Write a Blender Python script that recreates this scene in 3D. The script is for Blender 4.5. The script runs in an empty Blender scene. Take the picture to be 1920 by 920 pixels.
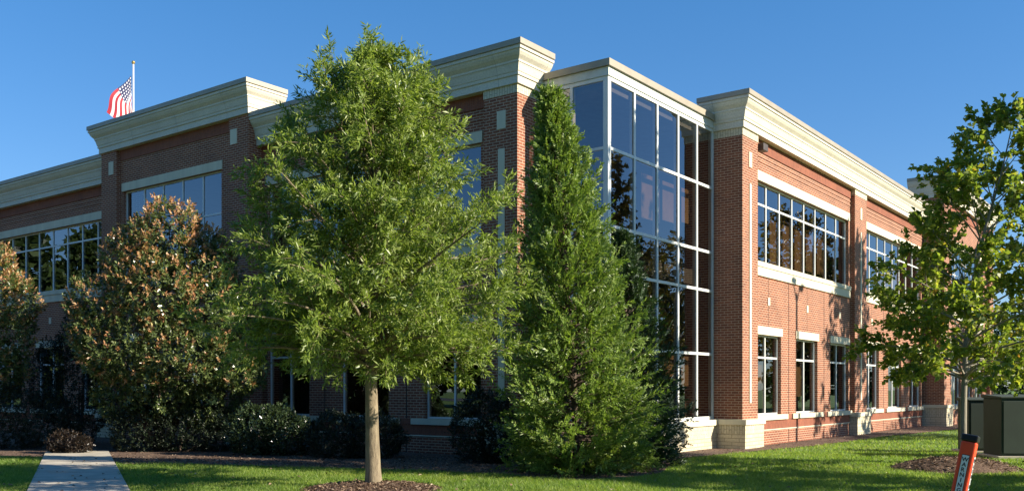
import bpy, bmesh, math, random
import numpy as np
from mathutils import Vector, Matrix

random.seed(7)
rng = np.random.default_rng(11)
sc = bpy.context.scene
COL = sc.collection
PI = math.pi

# ------------------------------------------------------------------ camera
F_PX, HORIZON, CAM_H = 1770.0, 730.0, 1.6
cam_d = bpy.data.cameras.new("camera")
cam_d.sensor_width = 36.0
cam_d.lens = 36.0 * F_PX / 1920.0
cam_d.shift_y = (HORIZON - 460.0) / 1920.0
cam_d.clip_start = 0.1
cam_d.clip_end = 4000.0
cam = bpy.data.objects.new("camera", cam_d)
COL.objects.link(cam)
cam.location = (0, 0, CAM_H)
cam.rotation_euler = (PI / 2, 0, 0)
sc.camera = cam

# ------------------------------------------------------------------ light
SUN_AZ, SUN_EL = math.radians(107.4), math.radians(26.0)
world = bpy.data.worlds.new("World")
sc.world = world
world.use_nodes = True
wn = world.node_tree
sky = wn.nodes.new("ShaderNodeTexSky")
sky.sky_type = 'NISHITA'
sky.sun_disc = False
sky.sun_elevation = SUN_EL
sky.sun_rotation = SUN_AZ
sky.air_density = 1.0
sky.dust_density = 0.2
sky.ozone_density = 3.0
hsv = wn.nodes.new("ShaderNodeHueSaturation")
hsv.inputs['Saturation'].default_value = 1.33
hsv.inputs['Value'].default_value = 1.0
gam = wn.nodes.new("ShaderNodeGamma")          # a hazier, more even dome
gam.inputs[1].default_value = 0.70
tint = wn.nodes.new("ShaderNodeMix")
tint.data_type = 'RGBA'
tint.blend_type = 'MULTIPLY'
tint.inputs[0].default_value = 1.0
tint.inputs[7].default_value = (1.08, 1.28, 1.64, 1)
wn.links.new(sky.outputs[0], hsv.inputs['Color'])
wn.links.new(hsv.outputs[0], gam.inputs[0])
wn.links.new(gam.outputs[0], tint.inputs[6])
wn.links.new(tint.outputs[2], wn.nodes['Background'].inputs[0])
wn.nodes['Background'].inputs[1].default_value = 0.08

sun_d = bpy.data.lights.new("sun", 'SUN')
sun_d.energy = 5.0
sun_d.angle = math.radians(0.5)
sun_d.color = (1.0, 0.90, 0.74)
sun = bpy.data.objects.new("sun", sun_d)
COL.objects.link(sun)
sv = Vector((math.sin(SUN_AZ) * math.cos(SUN_EL), math.cos(SUN_AZ) * math.cos(SUN_EL), math.sin(SUN_EL)))
sun.rotation_euler = sv.to_track_quat('Z', 'Y').to_euler()
sun.location = sv * 60

sc.view_settings.view_transform = 'Standard'
sc.view_settings.look = 'None'
sc.view_settings.exposure = 1.05
sc.view_settings.gamma = 1.0
sc.cycles.max_bounces = 8
sc.cycles.transparent_max_bounces = 12
sc.cycles.use_denoising = True

# ------------------------------------------------------------------ materials
def new_mat(name):
    m = bpy.data.materials.new(name)
    m.use_nodes = True
    nt = m.node_tree
    return m, nt, nt.nodes["Principled BSDF"]

def N(nt, t, **kw):
    n = nt.nodes.new(t)
    for k, v in kw.items():
        if k in n.inputs:
            n.inputs[k].default_value = v
        else:
            setattr(n, k, v)
    return n

def ramp(nt, fac, stops):
    r = nt.nodes.new("ShaderNodeValToRGB")
    els = r.color_ramp.elements
    while len(els) < len(stops):
        els.new(0.5)
    for e, (p, c) in zip(els, stops):
        e.position = p
        e.color = (*c, 1)
    nt.links.new(fac, r.inputs[0])
    return r.outputs[0]

def uvnode(nt):
    n = nt.nodes.new("ShaderNodeUVMap")
    n.uv_map = "UVMap"
    return n.outputs[0]

def mixc(nt, blend, fac, a, b):
    m = nt.nodes.new("ShaderNodeMix")
    m.data_type = 'RGBA'
    m.blend_type = blend
    if isinstance(fac, float):
        m.inputs[0].default_value = fac
    else:
        nt.links.new(fac, m.inputs[0])
    for s, v in ((6, a), (7, b)):
        if isinstance(v, tuple):
            m.inputs[s].default_value = (*v, 1)
        else:
            nt.links.new(v, m.inputs[s])
    return m.outputs[2]

def bump(nt, bs, h, strength=0.3, dist=0.01):
    b = N(nt, "ShaderNodeBump", Strength=strength, Distance=dist)
    nt.links.new(h, b.inputs['Height'])
    nt.links.new(b.outputs[0], bs.inputs['Normal'])

def mat_brick(name, c1, c2, mortar, w=0.205, h=0.0677, ms=0.0085, rot=False, rough=0.85, var=0.5):
    m, nt, bs = new_mat(name)
    uv = uvnode(nt)
    vec = uv
    if rot:
        mp = nt.nodes.new("ShaderNodeMapping")
        mp.inputs['Rotation'].default_value = (0, 0, PI / 2)
        nt.links.new(uv, mp.inputs[0])
        vec = mp.outputs[0]
    b = N(nt, "ShaderNodeTexBrick", Scale=1.0)
    b.inputs['Color1'].default_value = (*c1, 1)
    b.inputs['Color2'].default_value = (*c2, 1)
    b.inputs['Mortar'].default_value = (*mortar, 1)
    b.inputs['Mortar Size'].default_value = ms
    b.inputs['Mortar Smooth'].default_value = 0.15
    b.inputs['Brick Width'].default_value = w
    b.inputs['Row Height'].default_value = h
    nt.links.new(vec, b.inputs[0])
    n1 = N(nt, "ShaderNodeTexNoise", Scale=1.1, Detail=5.0, Roughness=0.65)
    nt.links.new(uv, n1.inputs[0])
    v1 = ramp(nt, n1.outputs[0], [(0.3, (1 - 0.35 * var,) * 3), (0.7, (1 + 0.25 * var,) * 3)])
    c = mixc(nt, 'MULTIPLY', 1.0, b.outputs[0], v1)
    n2 = N(nt, "ShaderNodeTexNoise", Scale=23.0, Detail=3.0)
    nt.links.new(uv, n2.inputs[0])
    v2 = ramp(nt, n2.outputs[0], [(0.3, (0.8,) * 3), (0.7, (1.15,) * 3)])
    c = mixc(nt, 'MULTIPLY', 0.7, c, v2)
    nt.links.new(c, bs.inputs['Base Color'])
    bs.inputs['Roughness'].default_value = rough
    inv = nt.nodes.new("ShaderNodeMath")
    inv.operation = 'SUBTRACT'
    inv.inputs[0].default_value = 1.0
    nt.links.new(b.outputs['Fac'], inv.inputs[1])
    bump(nt, bs, inv.outputs[0], 0.5, 0.008)
    return m

def mat_plain(name, c, rough=0.6, metal=0.0, var=0.12, scale=4.0, bmp=0.0, streak=False):
    m, nt, bs = new_mat(name)
    tc = nt.nodes.new("ShaderNodeTexCoord")
    vec = tc.outputs['Object']
    if streak:
        mp = nt.nodes.new("ShaderNodeMapping")
        mp.inputs['Scale'].default_value = (1, 1, 0.12)
        nt.links.new(vec, mp.inputs[0])
        vec = mp.outputs[0]
    n = N(nt, "ShaderNodeTexNoise", Scale=scale, Detail=6.0, Roughness=0.62)
    nt.links.new(vec, n.inputs[0])
    lo = tuple(x * (1 - var) for x in c)
    hi = tuple(min(1, x * (1 + var)) for x in c)
    nt.links.new(ramp(nt, n.outputs[0], [(0.32, lo), (0.68, hi)]), bs.inputs['Base Color'])
    bs.inputs['Roughness'].default_value = rough
    bs.inputs['Metallic'].default_value = metal
    if bmp:
        n2 = N(nt, "ShaderNodeTexNoise", Scale=scale * 8, Detail=4.0)
        nt.links.new(tc.outputs['Object'], n2.inputs[0])
        bump(nt, bs, n2.outputs[0], bmp, 0.02)
    return m

def mat_leaf(name, stops, rough=0.42, trans=0.3, spec=0.5):
    m, nt, bs = new_mat(name)
    g = nt.nodes.new("ShaderNodeNewGeometry")
    c = ramp(nt, g.outputs['Random Per Island'], stops)
    nt.links.new(c, bs.inputs['Base Color'])
    bs.inputs['Roughness'].default_value = rough
    bs.inputs['Specular IOR Level'].default_value = spec
    t = nt.nodes.new("ShaderNodeBsdfTranslucent")
    tcol = mixc(nt, 'MULTIPLY', 1.0, c, (1.6, 1.7, 0.8))
    nt.links.new(tcol, t.inputs[0])
    mx = nt.nodes.new("ShaderNodeMixShader")
    mx.inputs[0].default_value = trans
    nt.links.new(bs.outputs[0], mx.inputs[1])
    nt.links.new(t.outputs[0], mx.inputs[2])
    nt.links.new(mx.outputs[0], nt.nodes['Material Output'].inputs[0])
    return m

def mat_glass(name, tint, ior=2.1):
    m, nt, bs = new_mat(name)
    nt.nodes.remove(bs)
    tr = nt.nodes.new("ShaderNodeBsdfTransparent")
    tr.inputs[0].default_value = (*tint, 1)
    gl = nt.nodes.new("ShaderNodeBsdfGlossy")
    gl.inputs['Color'].default_value = (0.88, 0.93, 1.0, 1)
    gl.inputs['Roughness'].default_value = 0.0
    tc = nt.nodes.new("ShaderNodeTexCoord")
    n = N(nt, "ShaderNodeTexNoise", Scale=0.55, Detail=1.0)
    nt.links.new(tc.outputs['Object'], n.inputs[0])
    b = N(nt, "ShaderNodeBump", Strength=0.055, Distance=0.12)
    nt.links.new(n.outputs[0], b.inputs['Height'])
    nt.links.new(b.outputs[0], gl.inputs['Normal'])
    # coated glass: Schlick reflectance, the same from both sides
    lw = N(nt, "ShaderNodeLayerWeight", Blend=0.5)
    pw = nt.nodes.new("ShaderNodeMath"); pw.operation = 'POWER'
    nt.links.new(lw.outputs['Facing'], pw.inputs[0]); pw.inputs[1].default_value = 4.0
    ma = nt.nodes.new("ShaderNodeMath"); ma.operation = 'MULTIPLY_ADD'
    nt.links.new(pw.outputs[0], ma.inputs[0]); ma.inputs[1].default_value = 1 - ior; ma.inputs[2].default_value = ior
    mx = nt.nodes.new("ShaderNodeMixShader")
    nt.links.new(ma.outputs[0], mx.inputs[0])
    nt.links.new(tr.outputs[0], mx.inputs[1])
    nt.links.new(gl.outputs[0], mx.inputs[2])
    nt.links.new(mx.outputs[0], nt.nodes['Material Output'].inputs[0])
    return m

M = {}
M['brick'] = mat_brick('red_brick', (0.285, 0.088, 0.040), (0.185, 0.054, 0.028), (0.46, 0.32, 0.22), ms=0.0095)
M['soldier'] = mat_brick('soldier_brick', (0.28, 0.088, 0.044), (0.22, 0.066, 0.036), (0.24, 0.11, 0.07), rot=True, ms=0.005)
M['stone_brick'] = mat_brick('cream_block', (0.64, 0.57, 0.40), (0.54, 0.48, 0.33), (0.33, 0.28, 0.19), w=0.42, h=0.1, ms=0.008, var=0.4)
M['stone_soldier'] = mat_brick('cream_upright_block', (0.64, 0.58, 0.42), (0.56, 0.50, 0.35), (0.34, 0.29, 0.20), w=0.21, h=0.075, ms=0.007, rot=True, var=0.25)
M['stone'] = mat_plain('cast_stone', (0.63, 0.58, 0.43), 0.75, var=0.10, scale=2.5, bmp=0.08, streak=True)
M['cornice'] = mat_brick('painted_cornice', (0.64, 0.60, 0.48), (0.60, 0.565, 0.455), (0.36, 0.34, 0.28), w=2.44, h=40.0, ms=0.006, rough=0.6, var=0.3)
M['cap'] = mat_plain('metal_coping', (0.33, 0.29, 0.22), 0.45, var=0.1, scale=2.0)
M['frame'] = mat_plain('aluminium_frame', (0.70, 0.72, 0.69), 0.4, metal=0.0, var=0.06, scale=3.0)
M['fascia'] = mat_plain('pale_fascia_panel', (0.60, 0.62, 0.56), 0.45, var=0.12, scale=3.0)
M['glass'] = mat_glass('tinted_glass', (0.50, 0.46, 0.40), 0.16)
M['interior'] = mat_plain('interior_wall', (0.16, 0.12, 0.09), 0.9)
M['slab'] = mat_plain('interior_slab', (0.10, 0.09, 0.08), 0.9)
M['blind'] = mat_plain('brown_blind', (0.21, 0.125, 0.06), 0.85, var=0.2, scale=3.0)
M['roof'] = mat_plain('roof_membrane', (0.25, 0.25, 0.24), 0.9)
M['dark'] = mat_plain('dark_joint', (0.05, 0.028, 0.022), 0.9)
M['bronze'] = mat_plain('bronze_lamp', (0.06, 0.045, 0.035), 0.5)
M['concrete'] = mat_plain('path_concrete', (0.44, 0.395, 0.315), 0.9, var=0.2, scale=2.2, bmp=0.15)
M['asphalt'] = mat_plain('asphalt', (0.05, 0.05, 0.052), 0.95, var=0.2, scale=6.0, bmp=0.2)
M['green_box'] = mat_plain('green_enamel', (0.024, 0.040, 0.028), 0.8, var=0.12, scale=2.0)
M['pole'] = mat_plain('white_pole', (0.75, 0.75, 0.74), 0.35, var=0.05)
M['gold'] = mat_plain('gilt_ball', (0.65, 0.45, 0.15), 0.3, metal=0.8, var=0.05)
M['orange'] = mat_plain('orange_plastic', (0.95, 0.075, 0.018), 0.5, var=0.10, scale=9.0)
M['black'] = mat_plain('black_plastic', (0.012, 0.012, 0.014), 0.4)
M['white'] = mat_plain('white_label', (0.80, 0.80, 0.78), 0.4, var=0.04)

def mat_bark(name, lo, hi, sc_=14.0):
    m, nt, bs = new_mat(name)
    tc = nt.nodes.new("ShaderNodeTexCoord")
    mp = nt.nodes.new("ShaderNodeMapping")
    mp.inputs['Scale'].default_value = (1, 1, 0.25)
    nt.links.new(tc.outputs['Object'], mp.inputs[0])
    n = N(nt, "ShaderNodeTexNoise", Scale=sc_, Detail=8.0, Roughness=0.7)
    nt.links.new(mp.outputs[0], n.inputs[0])
    nt.links.new(ramp(nt, n.outputs[0], [(0.3, lo), (0.7, hi)]), bs.inputs['Base Color'])
    bs.inputs['Roughness'].default_value = 0.95
    bump(nt, bs, n.outputs[0], 0.7, 0.03)
    return m
M['bark'] = mat_bark('oak_bark', (0.10, 0.075, 0.05), (0.32, 0.26, 0.17), 18.0)
M['bark_pale'] = mat_bark('smooth_bark', (0.20, 0.18, 0.14), (0.34, 0.31, 0.24), 8.0)
M['bark_dark'] = mat_bark('dark_bark', (0.05, 0.035, 0.025), (0.12, 0.085, 0.06))

M['leaf_oak'] = mat_leaf('oak_leaf', [(0.0, (0.105, 0.165, 0.03)), (0.45, (0.185, 0.255, 0.05)), (0.85, (0.265, 0.325, 0.075)), (1.0, (0.36, 0.41, 0.17))], 0.42, 0.36, 0.5)
M['leaf_maple'] = mat_leaf('maple_leaf', [(0.0, (0.12, 0.175, 0.035)), (0.5, (0.20, 0.265, 0.05)), (0.85, (0.29, 0.32, 0.058)), (0.97, (0.34, 0.33, 0.06)), (1.0, (0.38, 0.20, 0.05))], 0.4, 0.5)
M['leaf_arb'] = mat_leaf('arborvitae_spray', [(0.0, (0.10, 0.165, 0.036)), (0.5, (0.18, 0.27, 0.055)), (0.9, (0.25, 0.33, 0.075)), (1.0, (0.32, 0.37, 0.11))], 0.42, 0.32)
M['leaf_arb_shaded'] = mat_leaf('shaded_arborvitae_spray', [(0.0, (0.022, 0.048, 0.018)), (0.6, (0.038, 0.075, 0.026)), (1.0, (0.06, 0.105, 0.035))], 0.5, 0.18)  # arborvitae green darkened to paint in the shade over the shorter tree
M['leaf_pho'] = mat_leaf('photinia_leaf', [(0.0, (0.06, 0.09, 0.03)), (0.5, (0.11, 0.15, 0.048)), (1.0, (0.20, 0.24, 0.09))], 0.28, 0.2, 0.6)
M['leaf_red'] = mat_leaf('photinia_new_leaf', [(0.0, (0.36, 0.16, 0.08)), (0.4, (0.50, 0.27, 0.14)), (0.8, (0.55, 0.36, 0.20)), (1.0, (0.42, 0.36, 0.15))], 0.35, 0.25, 0.5)
M['leaf_hedge'] = mat_leaf('hedge_leaf', [(0.0, (0.009, 0.016, 0.007)), (0.6, (0.015, 0.028, 0.010)), (1.0, (0.026, 0.042, 0.015))], 0.5, 0.08)  # dark hedge green, lowered further to stand in for deep shade
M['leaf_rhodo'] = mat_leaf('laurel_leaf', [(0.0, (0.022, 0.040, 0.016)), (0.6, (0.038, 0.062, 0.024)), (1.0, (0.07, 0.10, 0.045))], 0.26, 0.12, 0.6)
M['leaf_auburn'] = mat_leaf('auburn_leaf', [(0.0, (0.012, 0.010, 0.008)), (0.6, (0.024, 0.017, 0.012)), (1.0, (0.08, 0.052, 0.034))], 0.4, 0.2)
M['leaf_gold'] = mat_leaf('autumn_leaf', [(0.0, (0.07, 0.065, 0.02)), (0.5, (0.13, 0.105, 0.028)), (1.0, (0.21, 0.155, 0.04))], 0.5, 0.3)
M['leaf_far'] = mat_leaf('far_leaf', [(0.0, (0.025, 0.045, 0.014)), (0.5, (0.045, 0.078, 0.020)), (1.0, (0.08, 0.12, 0.035))], 0.5, 0.25)
M['grass'] = mat_leaf('grass_blade', [(0.0, (0.14, 0.22, 0.034)), (0.5, (0.22, 0.315, 0.052)), (0.9, (0.30, 0.38, 0.08)), (1.0, (0.45, 0.45, 0.16))], 0.5, 0.5)
M['chip'] = mat_leaf('mulch_chip', [(0.0, (0.06, 0.035, 0.023)), (0.5, (0.18, 0.115, 0.075)), (0.9, (0.33, 0.23, 0.15)), (1.0, (0.50, 0.40, 0.29))], 0.9, 0.02)

def mat_ground(name, stops, sc_, bstr, bd):
    m, nt, bs = new_mat(name)
    tc = nt.nodes.new("ShaderNodeTexCoord")
    n = N(nt, "ShaderNodeTexNoise", Scale=sc_, Detail=9.0, Roughness=0.75)
    nt.links.new(tc.outputs['Object'], n.inputs[0])
    n2 = N(nt, "ShaderNodeTexNoise", Scale=0.35, Detail=4.0)
    nt.links.new(tc.outputs['Object'], n2.inputs[0])
    v = ramp(nt, n2.outputs[0], [(0.3, (0.78,) * 3), (0.7, (1.15,) * 3)])
    nt.links.new(mixc(nt, 'MULTIPLY', 1.0, ramp(nt, n.outputs[0], stops), v), bs.inputs['Base Color'])
    bs.inputs['Roughness'].default_value = 0.95
    bump(nt, bs, n.outputs[0], bstr, bd)
    return m
M['lawn'] = mat_ground('lawn_ground', [(0.3, (0.07, 0.13, 0.016)), (0.6, (0.12, 0.20, 0.026)), (0.8, (0.17, 0.24, 0.045))], 14.0, 0.8, 0.03)
M['mulch'] = mat_ground('bark_mulch', [(0.3, (0.055, 0.030, 0.020)), (0.55, (0.15, 0.092, 0.060)), (0.75, (0.26, 0.175, 0.12))], 16.0, 1.0, 0.05)

def patchy(m):
    nt = m.node_tree
    bs = nt.nodes["Principled BSDF"]
    src = bs.inputs['Base Color'].links[0].from_socket
    tc = nt.nodes.new("ShaderNodeTexCoord")
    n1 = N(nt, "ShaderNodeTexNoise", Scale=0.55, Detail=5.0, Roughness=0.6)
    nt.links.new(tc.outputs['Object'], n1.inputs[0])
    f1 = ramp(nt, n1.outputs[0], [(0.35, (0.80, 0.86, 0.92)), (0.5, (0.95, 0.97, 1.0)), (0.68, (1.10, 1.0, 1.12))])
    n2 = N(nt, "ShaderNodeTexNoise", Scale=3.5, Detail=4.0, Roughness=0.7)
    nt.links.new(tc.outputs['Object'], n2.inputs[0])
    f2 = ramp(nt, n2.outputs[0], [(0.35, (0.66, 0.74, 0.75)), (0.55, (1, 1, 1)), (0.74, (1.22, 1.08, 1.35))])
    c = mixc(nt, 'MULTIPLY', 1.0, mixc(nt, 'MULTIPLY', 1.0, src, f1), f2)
    for l in list(src.links):
        if l.to_node != c.node and l.to_node.type in ('BSDF_PRINCIPLED', 'MIX') and l.to_node.name != c.node.inputs[6].links[0].from_node.name:
            nt.links.new(c, l.to_socket)
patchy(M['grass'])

# ------------------------------------------------------------------ object helpers
def tag(o, label=None, cat=None, group=None, kind=None):
    if label: o['label'] = label
    if cat: o['category'] = cat
    if group: o['group'] = group
    if kind: o['kind'] = kind
    return o

def empty(name, loc=(0, 0, 0), rz=0.0, label=None, cat=None, group=None):
    o = bpy.data.objects.new(name, None)
    o.empty_display_size = 0.3
    COL.objects.link(o)
    o.location = loc
    o.rotation_euler = (0, 0, rz)
    return tag(o, label, cat, group)

def link(name, me, parent=None, loc=None):
    o = bpy.data.objects.new(name, me)
    COL.objects.link(o)
    if parent is not None:
        o.parent = parent
    if loc is not None:
        o.location = loc
    return o

class MB:
    """collects polygons; builds one mesh object with a metre-scaled UV map"""
    def __init__(self, off=(0, 0, 0)):
        self.v, self.f, self.mi, self.off = [], [], [], off
    def poly(self, pts, m=0):
        i = len(self.v)
        self.v += [tuple(p) for p in pts]
        self.f.append(tuple(range(i, i + len(pts))))
        self.mi.append(m)
    def box(self, x0, x1, y0, y1, z0, z1, m=0):
        if x0 > x1: x0, x1 = x1, x0
        if y0 > y1: y0, y1 = y1, y0
        i = len(self.v)
        self.v += [(x0, y0, z0), (x1, y0, z0), (x1, y1, z0), (x0, y1, z0), (x0, y0, z1), (x1, y0, z1), (x1, y1, z1), (x0, y1, z1)]
        for q in ((0, 3, 2, 1), (4, 5, 6, 7), (0, 1, 5, 4), (1, 2, 6, 5), (2, 3, 7, 6), (3, 0, 4, 7)):
            self.f.append(tuple(i + k for k in q))
            self.mi.append(m)
    def tube(self, pts, rad, n=8, m=0, cap=True):
        pts = [Vector(p) for p in pts]
        rings = []
        for k, p in enumerate(pts):
            d = (pts[min(k + 1, len(pts) - 1)] - pts[max(k - 1, 0)]).normalized()
            ref = Vector((1, 0, 0)) if abs(d.x) < 0.9 else Vector((0, 1, 0))
            s = d.cross(ref).normalized()
            t = d.cross(s)
            i = len(self.v)
            for j in range(n):
                a = 2 * PI * j / n
                self.v.append(tuple(p + (s * math.cos(a) + t * math.sin(a)) * rad[k]))
            rings.append(i)
        for a, b in zip(rings, rings[1:]):
            for j in range(n):
                self.f.append((a + j, a + (j + 1) % n, b + (j + 1) % n, b + j))
                self.mi.append(m)
        if cap:
            self.f.append(tuple(rings[0] + j for j in reversed(range(n))))
            self.f.append(tuple(rings[-1] + j for j in range(n)))
            self.mi += [m, m]
    def build(self, name, mats, parent=None, smooth=False, bevel=0.0, fix=True, loc=None):
        me = bpy.data.meshes.new(name)
        me.from_pydata([(a - self.off[0], b - self.off[1], c - self.off[2]) for a, b, c in self.v], [], self.f)
        for m in (mats if isinstance(mats, (list, tuple)) else [mats]):
            me.materials.append(m)
        me.polygons.foreach_set('material_index', self.mi)
        if fix or bevel:
            bm = bmesh.new()
            bm.from_mesh(me)
            if bevel:
                bmesh.ops.remove_doubles(bm, verts=bm.verts, dist=1e-5)
            bmesh.ops.recalc_face_normals(bm, faces=bm.faces)
            if bevel:
                ed = [e for e in bm.edges if e.calc_face_angle(0) > 0.6]
                bmesh.ops.bevel(bm, geom=ed, offset=bevel, segments=2, affect='EDGES', profile=0.5)
            bm.to_mesh(me)
            bm.free()
        uv = me.uv_layers.new(name="UVMap")
        ox, oy, oz = self.off
        vs = me.vertices
        for p in me.polygons:
            nx, ny, nz = abs(p.normal.x), abs(p.normal.y), abs(p.normal.z)
            for li in p.loop_indices:
                co = vs[me.loops[li].vertex_index].co
                x, y, z = co.x + ox, co.y + oy, co.z + oz
                uv.data[li].uv = (x, y) if nz > 0.75 else ((x, z) if ny >= nx else (y, z))
        if smooth:
            me.polygons.foreach_set('use_smooth', [True] * len(me.polygons))
        return link(name, me, parent, loc)

def np_mesh(name, v, f, mats, mi=None, parent=None):
    """fast mesh from numpy arrays; f is (M,k)"""
    me = bpy.data.meshes.new(name)
    k = f.shape[1]
    me.vertices.add(len(v))
    me.vertices.foreach_set('co', np.ascontiguousarray(v, np.float32).ravel())
    me.loops.add(f.size)
    me.loops.foreach_set('vertex_index', np.ascontiguousarray(f, np.int32).ravel())
    me.polygons.add(len(f))
    me.polygons.foreach_set('loop_start', np.arange(0, f.size, k, dtype=np.int32))
    for m in mats:
        me.materials.append(m)
    if mi is not None:
        me.polygons.foreach_set('material_index', np.ascontiguousarray(mi, np.int32))
    me.update(calc_edges=True)
    return link(name, me, parent)

def unit(a):
    return a / np.maximum(np.linalg.norm(a, axis=-1, keepdims=True), 1e-9)

def leaves(name, pos, d, up, ln, wd, mats, mi=None, parent=None, fold=0.25, wide=0.5):
    """one folded four-cornered blade per leaf"""
    d = unit(d)
    s = unit(np.cross(d, up))
    nrm = np.cross(s, d)
    ln = ln[:, None]
    wd = wd[:, None]
    mid = pos + d * ln * wide
    v = np.stack([pos, mid + s * wd * 0.5 + nrm * wd * fold, pos + d * ln - nrm * ln * 0.08, mid - s * wd * 0.5 + nrm * wd * fold], 1).reshape(-1, 3)
    f = np.arange(len(pos) * 4).reshape(-1, 4)
    return np_mesh(name, v, f, mats, mi, parent)

def at(px, Z):
    """photo column at depth Z -> world x"""
    return (px - 960.0) / F_PX * Z

# ------------------------------------------------------------------ ground
def sheet(name, outline, z, mat, edge=0.0):
    bm = bmesh.new()
    vs = [bm.verts.new((x, y, z)) for x, y in outline]
    fc = bm.faces.new(vs)
    if fc.normal.z < 0:
        fc.normal_flip()
    if edge:
        r = bmesh.ops.extrude_face_region(bm, geom=[fc])
        for g in r['geom']:
            if isinstance(g, bmesh.types.BMVert):
                g.co.z -= edge
        bmesh.ops.recalc_face_normals(bm, faces=bm.faces)
    bmesh.ops.triangulate(bm, faces=[f for f in bm.faces if len(f.verts) > 4])
    me = bpy.data.meshes.new(name)
    bm.to_mesh(me)
    bm.free()
    me.materials.append(mat)
    return tag(link(name, me), kind='structure')

def AB(a, b):
    return (0.6 * a - 0.8 * b, 0.8 * a + 0.6 * b)

sheet('lawn', [(-1500, -300), (1500, -300), (1500, 2600), (-1500, 2600)], 0.0, M['lawn'])
PD = np.array((-0.42, 0.9075))
p0, p1 = np.array((-7.50, 14.6)), np.array((-6.09, 15.0))
path_poly = [tuple(p0 - PD * 9), tuple(p1 - PD * 9), tuple(p1 + PD * 10.2), tuple(p0 + PD * 10.2)]
sheet('path', path_poly, 0.045, M['concrete'], 0.06)
jn = MB()
for k in range(-5, 7):
    c0, c1 = p0 + PD * (k * 1.5 + 0.4), p1 + PD * (k * 1.5 + 0.2)
    e = PD * 0.008
    jn.poly([(*(c0 - e), 0.0475), (*(c1 - e), 0.0475), (*(c1 + e), 0.0475), (*(c0 + e), 0.0475)])
tag(jn.build('path_joint', M['dark']), kind='structure')
bed_front = [(-60, 24.5), (-30, 23.6), (-12.6, 22.6), (-11.0, 22.2), (-9.6, 22.1), (-8.75, 20.8), (-8.3, 20.2), (-7.2, 20.3), (-5.97, 19.9), (-4.4, 19.3), (-2.8, 18.9),
             (-1.5, 18.3), (-0.1, 17.65), (0.5, 16.95), (1.2, 16.6), (2.0, 16.9), (2.8, 17.9), (3.3, 19.6), (3.55, 20.9), (4.25, 22.2)]
bed_poly = bed_front + [AB(24.5, 9.45), AB(27, 9.15), AB(34, 9.1), AB(44, 8.2), AB(60, 8.0), AB(60, 14), AB(30, 20), AB(25, 60)]
sheet('mulch_bed', bed_poly, 0.02, M['mulch'])

def in_poly(x, y, poly):
    ins = np.zeros(len(x), bool)
    n = len(poly)
    for i in range(n):
        x0, y0 = poly[i]
        x1, y1 = poly[(i + 1) % n]
        if y0 == y1:
            continue
        c = ((y0 > y) != (y1 > y)) & (x < (x1 - x0) * (y - y0) / (y1 - y0) + x0)
        ins ^= c
    return ins

OAK = (-2.23, 15.2)
MAPLE = (8.93, 18.7)
def mound(name, cx, cy, r, h, sy=1.0, seed=0):
    rr = random.Random(seed)
    ph = [rr.uniform(0, 6.28) for _ in range(4)]
    V, Fc = [(cx, cy, h)], []
    nr, na = 9, 56
    for i in range(1, nr + 1):
        q = i / nr
        for j in range(na):
            a = 2 * PI * j / na
            e = 1 + 0.05 * math.sin(3 * a + ph[0]) + 0.04 * math.sin(7 * a + ph[1])
            z = h * (1 - q ** 2.2) + 0.018 * math.sin(11 * a + ph[2] + i) * (1 - q) + 0.008
            V.append((cx + math.cos(a) * r * q * e, cy + math.sin(a) * r * q * e * sy, z if i < nr else -0.02))
    for j in range(na):
        Fc.append((0, 1 + j, 1 + (j + 1) % na))
    for i in range(nr - 1):
        for j in range(na):
            a0, a1 = 1 + i * na + j, 1 + i * na + (j + 1) % na
            Fc.append((a0, a0 + na, a1 + na, a1))
    me = bpy.data.meshes.new(name)
    me.from_pydata(V, [], Fc)
    me.materials.append(M['mulch'])
    me.polygons.foreach_set('use_smooth', [True] * len(Fc))
    return tag(link(name, me), kind='structure')
mound('mulch_mound', OAK[0], OAK[1] - 0.15, 1.12, 0.10, 0.9, 1)
mound('mulch_mound', MAPLE[0] - 0.12, MAPLE[1] + 0.05, 1.28, 0.25, 0.8, 2)
RINGS = [(OAK[0], OAK[1] - 0.15, 1.14, 1.0), (MAPLE[0] - 0.12, MAPLE[1] + 0.05, 1.30, 1.2)]

sheet('added_road', [(-220, -10), (220, -10), (220, -1.5), (-220, -1.5)], 0.012, M['asphalt'])  # unseen road added to cut sunlit lawn bounce on the shaded facade
for yk in (-10.3, -1.5):  # edges of the same added surface
    kb = MB(); kb.box(-220, 220, yk, yk + 0.3, -0.1, 0.12)
    tag(kb.build('added_kerb', M['concrete']), kind='structure')
# grass blades over the lawn the picture shows
def grass_points(n, z0, z1):
    Z = rng.uniform(z0, z1, n)
    X = rng.uniform(-0.62, 0.62, n) * Z
    ok = ~in_poly(X, Z, bed_poly) & ~in_poly(X, Z, [(p[0], p[1]) for p in path_poly])
    for cx, cy, r, s in RINGS:
        ok &= ((X - cx) ** 2 + ((Z - cy) * s) ** 2) > (r * 0.97) ** 2
    return X[ok], Z[ok]
gx, gz = [], []
for n, z0, z1 in ((60000, 12.5, 15), (120000, 15, 19), (90000, 19, 24), (50000, 24, 32), (26000, 32, 46)):
    a, b = grass_points(n, z0, z1)
    gx.append(a); gz.append(b)
gx = np.concatenate(gx); gz = np.concatenate(gz)
n = len(gx)
ht = rng.uniform(0.035, 0.085, n) * (0.8 + 0.35 * np.sin(gx * 1.7 + np.sin(gz * 1.3) * 2) ** 2)
az = rng.uniform(0, 2 * PI, n)
wd = rng.uniform(0.006, 0.011, n) * np.clip(gz / 18, 0.9, 1.8)
base = np.stack([gx, gz, np.full(n, -0.004)], 1)
side = np.stack([np.cos(az), np.sin(az), np.zeros(n)], 1)
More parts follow.
